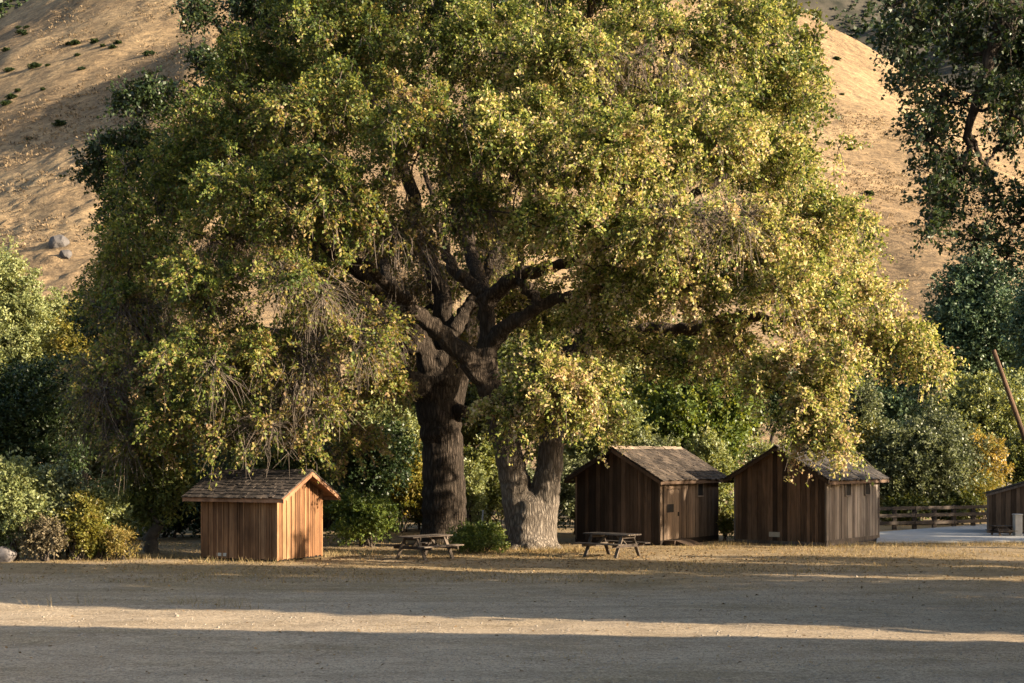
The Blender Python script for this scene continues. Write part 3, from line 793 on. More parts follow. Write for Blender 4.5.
# ---------------------------------------------------------------- background plants
def build_plants():
    P = plant
    # --- far behind, left
    P('poplar_tree', 'pale green leafy tree against the dry hill, tallest at the left edge of the photo', 'tree', 24, 96, 150, 228, 470, M_LEAF_PALE, 1.0, .22, 16, 1, tlen=.9, trunk=True, stem_r=.22, upright=.5)
    P('poplar_tree', 'yellow green leafy tree beside the pale one, below the hillside boulders', 'tree', 84, 90, 100, 272, 440, M_LEAF_YEL, 1.0, .2, 11, 2, tlen=.8, trunk=True, stem_r=.18, upright=.5)
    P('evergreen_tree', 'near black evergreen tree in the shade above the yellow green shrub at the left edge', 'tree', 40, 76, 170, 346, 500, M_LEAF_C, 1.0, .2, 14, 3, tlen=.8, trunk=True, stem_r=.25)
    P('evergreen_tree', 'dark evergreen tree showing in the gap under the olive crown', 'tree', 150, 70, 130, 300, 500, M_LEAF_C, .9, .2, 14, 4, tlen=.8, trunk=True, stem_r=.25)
    P('shrub', 'tall pale yellow green shrub at the left edge behind a boulder', 'shrub', 12, 44.4, 92, 456, 554, M_LEAF_PALE, 1.3, .12, 12, 5, tlen=.45, upright=.5)
    P('shrub', 'grey green shrub behind the tall yellow green one', 'shrub', 60, 45.2, 78, 466, 553, M_LEAF_GREY, 1.2, .13, 10, 6, tlen=.5, upright=.4)
    P('shrub', 'pale olive shrub between the grey green bush and the straw coloured brush', 'shrub', 98, 45.4, 66, 472, 553, M_LEAF_PALE, 1.1, .12, 10, 7, tlen=.45, upright=.3)
    P('shrub', 'low dusty brown bush close to the boulder by the tall shrub', 'shrub', 48, 43.8, 62, 518, 557, M_LEAF_DUSTY, 1.0, .09, 8, 8, tlen=.35, upright=.3)
    P('shrub', 'loose yellow green shrub standing between the dusty brown bush and the small fresh green bush', 'shrub', 78, 44.3, 60, 486, 557, M_LEAF_YEL, 1.0, .11, 12, 42, tlen=.5, upright=.9)
    P('shrub', 'small fresh green bush next to the straw coloured brush', 'shrub', 100, 44.7, 40, 520, 558, M_LEAF_GREEN, 1.1, .1, 7, 9, tlen=.35, upright=.6)
    P('shrub', 'straw coloured dry brush beside the dark young oak', 'shrub', 123, 44.4, 46, 524, 561, M_LEAF_ORANGE, 1.0, .1, 7, 10, tlen=.4, upright=1.2, aspect=.25)
    P('oak_tree', 'small dark young oak with a stubby trunk left of the red brown shed', 'tree', 152, 47.0, 96, 432, 532, M_LEAF_MID, 1.0, .15, 12, 11, tlen=.6, trunk=True, stem_r=.2)
    P('shrub', 'grey green bush rising above the red brown shed roof behind it', 'shrub', 215, 57, 110, 438, 535, M_LEAF_GREY, 1.0, .15, 10, 12, tlen=.6)
    P('shrub', 'dark mixed bush directly behind the red brown shed', 'shrub', 285, 55, 110, 436, 540, M_LEAF_MID, 1.0, .15, 10, 13, tlen=.6)
    # --- middle
    P('willow_tree', 'sunlit pale willow seen behind the dark trunk, above the dark oak scrub', 'tree', 372, 72, 130, 388, 505, M_LEAF_PALE, 1.0, .19, 12, 14, tlen=.8, trunk=True, stem_r=.18)
    P('oak_tree', 'dark scrub oak with a bent limb between the red brown shed and the dark trunk', 'tree', 368, 57.5, 110, 408, 512, M_LEAF_C, .8, .16, 9, 15, tlen=.65, trunk=True, stem_r=.24)
    P('shrub', 'olive bush behind the dark trunk on its shed side', 'shrub', 400, 60, 90, 440, 532, M_LEAF_YEL, 1.0, .15, 10, 16, tlen=.6)
    P('shrub', 'bright yellow green bush behind the smaller picnic table', 'shrub', 366, 50.5, 88, 492, 552, M_LEAF_GREEN, 1.2, .11, 10, 17, tlen=.42, upright=.5)
    P('shrub', 'bush of mixed greens filling the gap between the two big trunks', 'shrub', 482, 60, 90, 430, 535, M_LEAF_MID, 1.1, .15, 10, 18, tlen=.6)
    P('shrub', 'pale sunlit sapling rising between the two big trunks', 'shrub', 468, 55.5, 34, 452, 530, M_LEAF_PALE, 1.0, .12, 7, 19, tlen=.45, upright=.6)
    P('shrub', 'low loose green bush at the foot of the dark trunk', 'shrub', 478, 47.2, 70, 524, 555, M_LEAF_GREEN, .75, .1, 14, 20, tlen=.42, upright=.9)
    P('shrub', 'shaded grey green bush between the pale trunk and the middle hut', 'shrub', 578, 58.5, 70, 452, 535, M_LEAF_GREY, 1.1, .14, 10, 21, tlen=.55)
    P('willow_tree', 'olive yellow willow behind the hanging leaf clump and middle hut', 'tree', 612, 68, 110, 392, 500, M_LEAF_PALE, 1.0, .18, 11, 22, tlen=.75, trunk=True, stem_r=.18)
    P('maple_tree', 'bright green maple behind the roof of the middle hut', 'tree', 690, 76, 138, 352, 488, M_LEAF_GREEN, 1.2, .2, 16, 23, tlen=.9, trunk=True, stem_r=.2, aspect=.8)
    P('shrub', 'pale green willow bush between the two dark huts', 'shrub', 712, 62, 70, 436, 535, M_LEAF_PALE, 1.1, .14, 10, 24, tlen=.6, upright=.5)
    P('shrub', 'pale bush seen above the peak of the double window hut', 'shrub', 770, 64, 60, 440, 535, M_LEAF_PALE, 1.0, .14, 8, 25, tlen=.55, upright=.5)
    P('shrub', 'low yellow green weed clump in the gap between the dark huts', 'shrub', 726, 54.5, 24, 512, 541, M_LEAF_YEL, 1.2, .1, 6, 26, tlen=.3, upright=.6)
    # --- right
    P('olive_tree', 'grey green willow with a round crown behind the rail fence', 'tree', 918, 67.5, 140, 396, 518, M_LEAF_GREY, 1.3, .16, 16, 27, tlen=.65, trunk=True, stem_r=.14, upright=.4)
    P('olive_tree', 'shaded grey green willow behind the double window hut roof', 'tree', 862, 78, 80, 378, 490, M_LEAF_GREY, 1.1, .18, 11, 28, tlen=.7, trunk=True, stem_r=.15)
    P('shrub', 'yellowing bush beside the eave of the double window hut', 'shrub', 866, 68, 60, 420, 525, M_LEAF_YEL, 1.0, .13, 9, 29, tlen=.5, upright=.4)
    P('willow_tree', 'pale silvery willow rising behind the round grey green one', 'tree', 985, 84, 130, 362, 500, M_LEAF_PALE, 1.1, .2, 13, 30, tlen=.8, trunk=True, stem_r=.18)
    P('shrub', 'orange and gold autumn shrub near the foot of the leaning pole', 'shrub', 980, 70, 72, 420, 512, M_LEAF_ORANGE, 1.0, .14, 11, 31, tlen=.5, upright=.3)
    P('shrub', 'yellow green brush behind the rail fence below the gold shrub', 'shrub', 966, 69, 70, 466, 525, M_LEAF_YEL, 1.1, .13, 10, 32, tlen=.5, upright=.8, aspect=.3)
    P('pine_tree', 'dark blue green pine above the leaning pole, beneath the hanging branches', 'tree', 985, 112, 130, 222, 450, M_LEAF_PINE, 1.0, .3, 18, 33, tlen=1.1, trunk=True, stem_r=.3)
    P('pine_tree', 'dark pine largely behind the near hanging branches at the right edge', 'tree', 1055, 104, 110, 262, 470, M_LEAF_PINE, 1.0, .3, 14, 34, tlen=1.1, trunk=True, stem_r=.3)
    P('evergreen_tree', 'dark evergreen in the shade behind the drooping golden sprays', 'tree', 838, 92, 80, 372, 490, M_LEAF_C, 1.0, .24, 11, 35, tlen=.9, trunk=True, stem_r=.25)
    P('shrub', 'dull green bush behind the plank shed and leaning pole', 'shrub', 1035, 74, 80, 430, 515, M_LEAF_MID, 1.0, .15, 9, 36, tlen=.6)
    P('evergreen_tree', 'dark tree behind the bright maple, in hill shade', 'tree', 700, 98, 150, 320, 470, M_LEAF_MID, 1.0, .26, 13, 37, tlen=1.0, trunk=True, stem_r=.25)
    P('evergreen_tree', 'dark green tree glimpsed between the limbs behind the pale trunk', 'tree', 540, 88, 150, 310, 490, M_LEAF_MID, 1.0, .24, 13, 38, tlen=1.0, trunk=True, stem_r=.25)
    P('evergreen_tree', 'dark green tree filling in behind the dark trunk and its limbs', 'tree', 420, 92, 160, 300, 490, M_LEAF_MID, 1.0, .24, 13, 39, tlen=1.0, trunk=True, stem_r=.25)
    P('evergreen_tree', 'dark green tree far behind the red brown shed', 'tree', 270, 88, 170, 340, 500, M_LEAF_MID, 1.0, .24, 13, 40, tlen=1.0, trunk=True, stem_r=.25)
    P('evergreen_tree', 'dark tree in deep shade behind the tall yellow green shrub', 'tree', -30, 84, 100, 330, 520, M_LEAF_MID, 1.0, .22, 12, 41, tlen=.9, trunk=True, stem_r=.25)
    for k, (px, Y, w, t, m, lab) in enumerate([
            (110, 100, 130, 395, M_LEAF_MID, 'green tree deep in shade between the evergreens and the shed'),
            (205, 95, 120, 380, M_LEAF_MID, 'dull green tree behind the hanging olive branches'),
            (335, 84, 120, 372, M_LEAF_PALE, 'sunlit pale green tree glimpsed through the drooping olive branches'),
            (480, 96, 120, 330, M_LEAF_MID, 'green tree seen through the fork of the bare limbs'),
            (610, 92, 130, 322, M_LEAF_PALE, 'pale olive tree behind the hanging leaf clump'),
            (640, 84, 90, 360, M_LEAF_MID, 'shaded green tree beside the bright maple'),
            (770, 125, 110, 360, M_LEAF_C, 'dark tree on the shaded slope above the double window hut'),
            (885, 108, 130, 308, M_LEAF_PINE, 'blue green tree behind the golden branch tips')]):
        P('broadleaf_tree', lab, 'tree', px, Y, w, t, 495 if k != 6 else 428, m, 1.0, .25, 12, 80 + k, tlen=1.0, trunk=True, stem_r=.22)
    for k, (px, Y, w, t, m, lab) in enumerate([
            (330, 62, 90, 455, M_LEAF_MID, 'dark bush beside the lit gable of the red brown shed'),
            (430, 62, 80, 470, M_LEAF_MID, 'dark bush at the back of the dark trunk'),
            (520, 63, 80, 465, M_LEAF_GREY, 'grey green bush behind the fork of the pale trunk'),
            (170, 56, 90, 470, M_LEAF_C, 'near black bush between the young oak and the red brown shed'),
            (240, 62, 120, 455, M_LEAF_MID, 'dim green bush behind the drooping branch tips'),
            (650, 66, 90, 430, M_LEAF_GREY, 'grey green bush rising behind the roof with the pale ridge'),
            (812, 72, 70, 425, M_LEAF_MID, 'green bush behind the roof of the double window hut'),
            (-14, 80, 70, 440, M_LEAF_MID, 'dark bush behind the tall yellow green shrub at the left edge'),
            (130, 54, 70, 486, M_LEAF_MID, 'dark bush behind the straw coloured brush'),
            (905, 66, 60, 494, M_LEAF_MID, 'dark low bush tangled behind the rails near the double window hut'),
            (955, 66.5, 60, 492, M_LEAF_MID, 'green low bush tangled behind the rails near the plank shed')]):
        P('shrub', lab, 'shrub', px, Y, w, t, 536, m, 1.1, .15, 11, 100 + k, tlen=.6)


# ---------------------------------------------------------------- huts
def board_wall(mb, p0, p1, top, zb, t, widths, out, rg, z_jit=.015):
    """vertical boards from p0 to p1 (2D), top(s) gives height at distance s; out = outward unit 2D"""
    p0, p1 = np.array(p0), np.array(p1); ln = np.linalg.norm(p1 - p0); d = (p1 - p0) / ln
    s = 0
    while s < ln - 1e-3:
        w = min(rg.uniform(*widths), ln - s)
        if ln - s - w < widths[0] * .5: w = ln - s
        a, b = s + .006, s + w - .006
        mid = top.get('peak')
        pts = [a] + ([mid] if mid and a < mid < b else []) + [b]
        o = rg.uniform(0, .02); tt = t + o
        zb_ = zb + rg.uniform(-z_jit, z_jit) if z_jit else zb
        base = lambda q, z: np.array((*(p0 + d * q), z))
        poly = [base(a, zb_), base(b, zb_)] + [base(q, top['f'](q) - .01) for q in reversed(pts)]
        mb.prism(poly, (*(np.array(out) * tt), 0), float(rg.uniform(0, 1)))
        s += w


def shingle_roof(mb, s, half, L0, L1, apex, slope, rg, expo=.2, wr=(.1, .24), th=.03):
    """one slope; s=-1/+1 side in local x, slope length `half` (horizontal run)"""
    ln = half / math.cos(slope); rows = int(ln / expo) + 1
    ux = np.array((s * math.cos(slope), 0, -math.sin(slope))); un = np.array((s * math.sin(slope), 0, math.cos(slope)))
    for r in range(rows):
        d1 = ln - r * expo + rg.normal(0, .004); d0 = max(d1 - expo * 1.7, .0)
        y = L0 - rg.uniform(0, .1)
        while y < L1:
            w = rg.uniform(*wr); y0, y1 = max(y, L0) + .002, min(y + w, L1) - .002
            y += w
            if y1 - y0 < .02: continue
            j = rg.normal(0, .022); lift = rg.uniform(0, .022)
            P = []
            for dd, hh in ((d1 + j, .026 + lift), (d0, .004)):
                for yy in (y0, y1):
                    P.append(np.array((0, yy, apex)) + ux * dd + un * hh)
            a, b, c, e = P[0], P[1], P[3], P[2]
            mb.prism([a, b, c, e] if s < 0 else [b, a, e, c], un * th, float(np.clip(rg.normal(.45, .22), 0, 1)))


def hut(name, label, corner, rz, near, G, L, eave, apex, o_side, o_rake, m_gable, m_side, m_roof, m_fascia, seed, widths=(.13, .24), ridge=None, base_mat=None, fascia_h=.13, zb=.06):
    """local frame: ridge along y, gables at y=-L/2 and +L/2; `near` is the local sign pair of the corner placed at `corner`"""
    rg = np.random.default_rng(seed); random.seed(seed)
    c, s = math.cos(rz), math.sin(rz)
    lx, ly = near[0] * G / 2, near[1] * L / 2
    ox, oy = corner[0] - (lx * c - ly * s), corner[1] - (lx * s + ly * c)
    root = thing(name, label, 'hut', (ox, oy, 0), rz)
    hg, hl = G / 2, L / 2
    rise = apex - eave; slope = math.atan2(rise, hg)
    flat = {'f': lambda q: eave, 'peak': None}
    gab = {'f': lambda q: apex - abs(q - hg) / hg * rise, 'peak': hg}
    t = .022
    for (p0, p1, tp, out, mt) in (((-hg, -hl), (hg, -hl), gab, (0, -1), m_gable), ((hg, hl), (-hg, hl), gab, (0, 1), m_gable),
                                  ((hg, -hl), (hg, hl), flat, (1, 0), m_side), ((-hg, hl), (-hg, -hl), flat, (-1, 0), m_side)):
        mb = MB(); board_wall(mb, p0, p1, tp, zb, t, widths, out, rg)
        mb.build('wall', mt, root)
    # dark backing so that board gaps read dark
    mb = MB(); e = .004
    mb.prism([(-hg + e, -hl + e, .02), (hg - e, -hl + e, .02), (hg - e, -hl + e, eave - .03), (0, -hl + e, apex - .04), (-hg + e, -hl + e, eave - .03)], (0, L - 2 * e, 0), .3)
    mb.build('inner_lining', M_DARKIN, root)
    # corner posts
    for sx in (-1, 1):
        for sy in (-1, 1):
            x, y = sx * (hg + .012), sy * (hl + .012)
            MB().box(x - .035, x + .035, y - .035, y + .035, .03, eave - .02).build('corner_post', m_side, root)
    if base_mat:
        for sx in (-1, 1): MB().box(sx * (hg + .03) - .02, sx * (hg + .03) + .02, -hl - .05, hl + .05, -.03, .2).build('sill_beam', base_mat, root)
        for sy in (-1, 1): MB().box(-hg - .008, hg + .008, sy * (hl + .03) - .02, sy * (hl + .03) + .02, -.03, .12).build('sill_beam', base_mat, root)
    # roof deck + shingles
    run = hg + o_side
    mb = MB()
    k = math.tan(slope)
    for sg in (-1, 1):
        poly = [(0, -hl - o_rake, apex + .015), (sg * run, -hl - o_rake, apex + .015 - run * k), (sg * run, -hl - o_rake, apex + .035 - run * k), (0, -hl - o_rake, apex + .035)]
        if sg > 0: poly = poly[::-1]
        mb.prism(poly[::-1], (0, L + 2 * o_rake, 0), .4)
    mb.build('roof_deck', m_fascia, root)
    mb = MB()
    for sg in (-1, 1): shingle_roof(mb, sg, run + .04, -hl - o_rake - .02, hl + o_rake + .02, apex + .035, slope, rg)
    rf = mb.build('roof', m_roof, root)
    # fascia: rake boards and eave boards
    for sy in (-1, 1):
        for sg in (-1, 1):
            mb = MB(); y = sy * (hl + o_rake + .003)
            a, b = np.array((0.0, y, apex + .02)), np.array((sg * run, y, apex + .02 - run * k))
            q = [a, b, b - (0, 0, fascia_h), a - (0, 0, fascia_h)]
            mb.prism(q if sg * sy > 0 else q[::-1], (0, sy * .028, 0))
            mb.build('rake_board', m_fascia, root)
    for sg in (-1, 1):
        mb = MB(); z = apex + .012 - run * k; x = sg * (run + .002)
        mb.box(min(x, x - sg * .03), max(x, x - sg * .03), -hl - o_rake + .002, hl + o_rake - .002, z - fascia_h * .8, z)
        mb.build('eave_board', m_fascia, root)
    # ridge cap
    mb = MB()
    y = -hl - o_rake - .03
    while y < hl + o_rake:
        w = min(rg.uniform(.14, .3) if ridge is None else rg.uniform(.18, .5), hl + o_rake + .03 - y)
        for sg in (-1, 1):
            j = rg.uniform(-.02, .025)
            q = [(0, y, apex + .075 + j), (sg * .15, y, apex + .085 + j - .15 * k), (sg * .15, y, apex + .105 + j - .15 * k), (0, y, apex + .105 + j)]
            mb.prism(q[::-1] if sg < 0 else q, (0, w - .006, 0))
        y += w
    mb.build('ridge_cap', ridge or m_roof, root)
    return root, hg, hl, rg


def frame_window(root, x, y0, y1, z0, z1, m_frame, sx=1):
    """small opening on the +x wall"""
    t = .045
    mb = MB()
    X0, X1 = x + .03, x + .075
    mb.box(X0, X1, y0 - t, y0, z0 - t, z1 + t); mb.box(X0, X1, y1, y1 + t, z0 - t, z1 + t)
    mb.box(X0, X1, y0, y1, z1, z1 + t * .7); mb.box(X0, X1 + .02, y0, y1, z0 - t, z0)
    fr = mb.build('window', m_frame, root)
    mb = MB(); mb.box(x + .026, x + .052, y0 + .002, y1 - .002, z0 + .002, z1 - .002, .2)
    mb.build('pane', M_DARKIN, fr)


def build_huts():
    # red-brown shed
    rz = R(90 - 26)
    Yc = gy(562)
    root, hg, hl, rg = hut('shed', 'small red brown vertical board shed with a dark shingle roof under the drooping olive branches', ((277 - CX) / F * Yc, Yc), rz, (-1, -1),
                           2.4, 2.85, 2.12, 2.74, .38, .48, M_RED, M_RED, M_SHING1, M_REDTRIM, 51, (.14, .26), fascia_h=.12)
    mb = MB()
    y0 = hl - .95
    for i in range(2): mb.box(-hg - .05, -hg - .036, y0 + i * .2, y0 + i * .2 + .17, .12, .22, .5)
    mb.build('vent', M_VENT, root)
    # battens on the shed
    mb = MB()
    for i in range(1, 14):
        y = -hl + i * L_ if (L_ := 2 * hl / 14) else 0
        mb.box(-hg - .054, -hg - .037, y - .02, y + .02, .05, 2.08)
    mb.build('batten', M_RED, root)
    mb = MB()
    for i in range(1, 10):
        x = -hg + i * 2 * hg / 10
        mb.box(x - .02, x + .02, -hl - .054, -hl - .037, .05, 2.74 - abs(x) / hg * .62 - .03)
    mb.build('batten', M_RED, root)

    # middle hut
    Yc = gy(546)
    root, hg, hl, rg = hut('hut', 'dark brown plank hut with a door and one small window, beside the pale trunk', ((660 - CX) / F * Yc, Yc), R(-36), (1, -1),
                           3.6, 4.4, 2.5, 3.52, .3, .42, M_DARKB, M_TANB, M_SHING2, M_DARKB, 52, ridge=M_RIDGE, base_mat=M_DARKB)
    y0, y1 = -hl + .28, -hl + 1.3
    mb = MB()
    n = 6
    for i in range(n): mb.box(hg + .037, hg + .062, y0 + (y1 - y0) / n * i + .002, y0 + (y1 - y0) / n * (i + 1) - .002, .22, 2.0)
    d = mb.build('door', M_TANB, root)
    mb = MB(); mb.box(hg + .06, hg + .075, y0 + .12, y1 - .42, 1.2, 1.5, .3); mb.build('hatch', M_DARKIN, d)
    mb = MB(); mb.box(hg + .08, hg + .1, y1 - .12, y1 - .07, 1.05, 1.2); mb.build('handle', M_DARKIN, d)
    mb = MB(); mb.box(hg + .038, hg + .066, y0 - .09, y0 - .004, .2, 2.06); mb.box(hg + .038, hg + .066, y1 + .004, y1 + .09, .2, 2.06); mb.box(hg + .038, hg + .07, y0 - .09, y1 + .09, 2.06, 2.14)
    mb.build('door_frame', M_TANB, root)
    frame_window(root, hg, hl - 1.66, hl - 1.24, 1.76, 2.2, M_RIDGE)
    mb = MB()
    mb.box(hg + .06, hg + .5, y0 - .1, y1 + .15, .02, .2, .4)
    mb.prism([(hg + .5, y0, .02), (hg + 1.1, y0, .02), (hg + .5, y0, .19)], (0, y1 - y0 + .1, 0), .5)
    mb.build('step', M_DARKB, root)

    # right hut
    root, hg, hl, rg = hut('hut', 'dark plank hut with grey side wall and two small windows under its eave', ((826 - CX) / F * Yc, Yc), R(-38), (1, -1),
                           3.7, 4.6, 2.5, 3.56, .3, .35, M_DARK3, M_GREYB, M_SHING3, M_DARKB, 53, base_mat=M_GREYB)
    frame_window(root, hg, -hl + 1.55, -hl + 1.97, 1.8, 2.22, M_GREYB)
    frame_window(root, hg, -hl + 3.25, -hl + 3.67, 1.8, 2.22, M_GREYB)
    mb = MB(); mb.box(-.42, .02, -hl - .05, -hl - .036, .26, .44, .5)
    for i in range(4): mb.box(-.4, 0, -hl - .06, -hl - .05, .28 + i * .04, .3 + i * .04, .7)
    mb.build('vent', M_VENT, root)

    # plank shed at right edge
    Yc = gy(535)
    root, hg, hl, rg = hut('shed', 'low grey brown plank shed with a flat pitched roof behind the concrete post', ((988 - CX) / F * Yc, Yc), R(-21.5), (-1, -1),
                           2.9, 2.6, 1.68, 2.12, .1, .1, M_TANB, M_GREYB, M_SHING3, M_GREYB, 54, fascia_h=.09)


def building_behind():
    Y = 78
    x0, x1 = (1000 - CX) / F * Y, (1110 - CX) / F * Y
    root = thing('house', 'pale grey low house with a blue grey roof, half hidden behind the plank shed', 'house', ((x0 + x1) / 2, Y + 3, 0))
    w = (x1 - x0) / 2
    mb = MB(); mb.box(-w, w, -3, 3, -.05, 2.4, .5); mb.build('wall', M_STUCCO, root)
    mb = MB()
    for sg in (-1, 1):
        q = [(-w - .4, 0, 3.4), (-w - .4, sg * 3.5, 2.3), (-w - .4, sg * 3.5, 2.42), (-w - .4, 0, 3.52)]
        mb.prism(q if sg < 0 else q[::-1], (2 * w + .8, 0, 0), .5)
    mb.build('roof', M_ROOFG, root)
    mb = MB(); mb.box(-w + .8, -w + 1.9, -3.03, -3.004, 1.0, 2.0); mb.build('window', M_DARKIN, root)


# ---------------------------------------------------------------- picnic tables and small things
def picnic_table(label, px, py, rz, mat=M_TABLE, seed=0, tilt=0, s=1.0):
    random.seed(seed)
    Y = gy(py); x = (px - CX) / F * Y
    root = thing('picnic_table', label, 'picnic table', (x, Y, gz(x, Y)), rz)
    root.scale = (s, s, s)
    mb = MB()
    for i in range(5): mb.box(-.92 + random.uniform(-.01, .01), .92 + random.uniform(-.01, .01), -.37 + i * .15, -.37 + i * .15 + .142, .71, .755)
    mb.build('tabletop', mat, root, bevel=.006)
    for sg in (-1, 1):
        mb = MB()
        for i in range(2):
            a, b = sg * (.56 + i * .15), sg * (.56 + i * .15 + .142)
            mb.box(-.92, .92, min(a, b), max(a, b), .42, .462)
        mb.build('bench', mat, root, bevel=.006)
    for ex in (-.62, .62):
        for sg in (-1, 1):
            MB().beam((ex, sg * .26, .705), (ex, sg * .66, -.04), .045, .12, up=(1, 0, 0)).build('leg', mat, root)
        MB().beam((ex + .048, -.82, .38), (ex + .048, .82, .38), .045, .1).build('crossbeam', mat, root)
        MB().beam((ex + .048, -.36, .66), (ex + .048, .36, .66), .045, .09).build('crossbeam', mat, root)
        MB().beam((ex * .92, 0, .4), (ex * .35, 0, .69), .045, .08).build('brace', mat, root)
    return root


def build_small():
    picnic_table('smaller looking picnic table in front of the dark trunk and bright bush', 425, 558.5, R(50), seed=3)
    picnic_table('weathered grey picnic table in front of the hut with one window', 612, 556.5, R(-42), seed=4)
    picnic_table('dark picnic table tucked against the plank shed beside the concrete post', 1005, 537.5, R(8), seed=5, s=.62)
    # rail fence
    Y0, Y1 = 61.5, 64.0
    xa, xb = (874 - CX) / F * Y0, (992 - CX) / F * Y1
    root = thing('rail_fence', 'dark weathered three rail fence along the pavement beyond the double window hut', 'fence', (xa, Y0, 0))
    n = 6
    for i in range(n + 1):
        t = i / n; x, y = (xb - xa) * t, (Y1 - Y0) * t
        MB().box(x - .09, x + .09, y - .09, y + .09, -.05, 1.02 + random.uniform(-.03, .03)).build('post', M_FENCE, root, bevel=.01)
    for z in (.3, .62, .94):
        for i in range(0, n, 2):
            t0, t1 = i / n, (i + 2) / n
            MB().beam(((xb - xa) * t0, (Y1 - Y0) * t0 - .12, z), ((xb - xa) * t1 - .02, (Y1 - Y0) * t1 - .12, z + random.uniform(-.02, .02)), .07, .15).build('rail', M_FENCE, root)
    # pavement
    V = []
    pts = [(876, 543.5), (1040, 543.0), (1040, 524), (985, 526), (930, 530), (878, 534)]
    mb = MB()
    poly = []
    for a, b in pts:
        Y = gy(b); poly.append(((a - CX) / F * Y, Y, .0))
    mb.prism(poly, (0, 0, .09), .5)
    tag(mb.build('pavement', M_PAVE, bevel=.02), kind='structure')
    # concrete post
    Y = gy(538); x = (1017.5 - CX) / F * Y
    root = thing('bollard', 'square pale concrete post in front of the plank shed', 'bollard', (x, Y, 0))
    mb = MB(); mb.box(-.15, .15, -.15, .15, -.05, .9, .5); mb.build('post', M_CONC, root, bevel=.02)
    mb = MB(); mb.box(-.17, .17, -.17, .17, .9, .96, .5); mb.build('cap', M_CONC, root, bevel=.015)
    # leaning pole
    Y = 66
    top = at(993.5, 350, Y); low = at(1052, 535, Y)
    low = np.array((low[0] + .2, Y, -.1))
    mb = MB(); mb.tube([low, low * .5 + top * .5, top], [.14, .12, .1], 12, .5)
    o = mb.build('utility_pole', M_POLE, smooth=False)
    tag(o, 'brown wooden pole leaning over behind the plank shed, tip among the willows', 'pole')
    # thin stake
    Y = 50.0
    b = at(481, 0, Y); random.seed(2)
    root = thing('stake', 'thin pale grey metal stake standing between the two big trunks', 'stake', (b[0], Y, 0))
    MB().tube([(0, 0, -.1), (.02, 0, .6), (.07, 0, 1.28)], [.03, .03, .03], 8, .5).build('rod', M_STAKE, root)
    MB().tube([(.07, 0, 1.28), (.073, 0, 1.33)], [.042, .03], 8, .5).build('cap', M_STAKE, root)
    # boulders
    def boulder(name, label, c, r, seed, mat=M_ROCK):
        import bmesh
        bm = bmesh.new(); bmesh.ops.create_icosphere(bm, subdivisions=3, radius=1)
        rg = np.random.default_rng(seed); D = unit(rg.normal(0, 1, (9, 3))); k = rg.uniform(.55, .95, 9)
        for v in bm.verts:
            p = np.array(v.co); q = p.copy()
            for d, kk in zip(D, k):
                s = q @ d
                if s > kk: q = q - d * (s - kk) * .9
            q = q * (1 + .04 * math.sin(7 * p[0] + 3 * p[1]) + rg.normal(0, .012))
            v.co = q * np.array(r)
        me = bpy.data.meshes.new(name); bm.to_mesh(me); bm.free(); me.materials.append(mat)
        o = bpy.data.objects.new(name, me); o.location = c; COL.objects.link(o)
        return tag(o, label, 'boulder')
    c = at(18, 546, 49.3)
    boulder('boulder', 'grey boulder at the foot of the tall yellow green shrub at the left edge', ((4 - CX) / F * 43.6, 43.6, .16), (.4, .4, .32), 1)
    for (px, py, r, lab, sd) in ((59, 246, .85, 'larger blue grey boulder on the dry hillside above the pale leafy tree', 2), (66, 257, .6, 'smaller blue grey boulder just below the larger one on the dry hillside', 3)):
        p = hit_hill(px, py)
        if p is not None: boulder('boulder', lab, (p[0], p[1], p[2] + .05 * r), (1.9 * r, 1.6 * r, 1.7 * r), sd, M_ROCKD)


def hit_hill(px, py):
    Y = np.arange(118, 470, .5)
    x = (px - CX) / F * Y; z = CAMH - (py - HY) / F * Y
    h = hill_z(x, Y)
    i = np.argmax(h > z)
    return np.array((x[i], Y[i], h[i])) if h[i] > z[i] else None


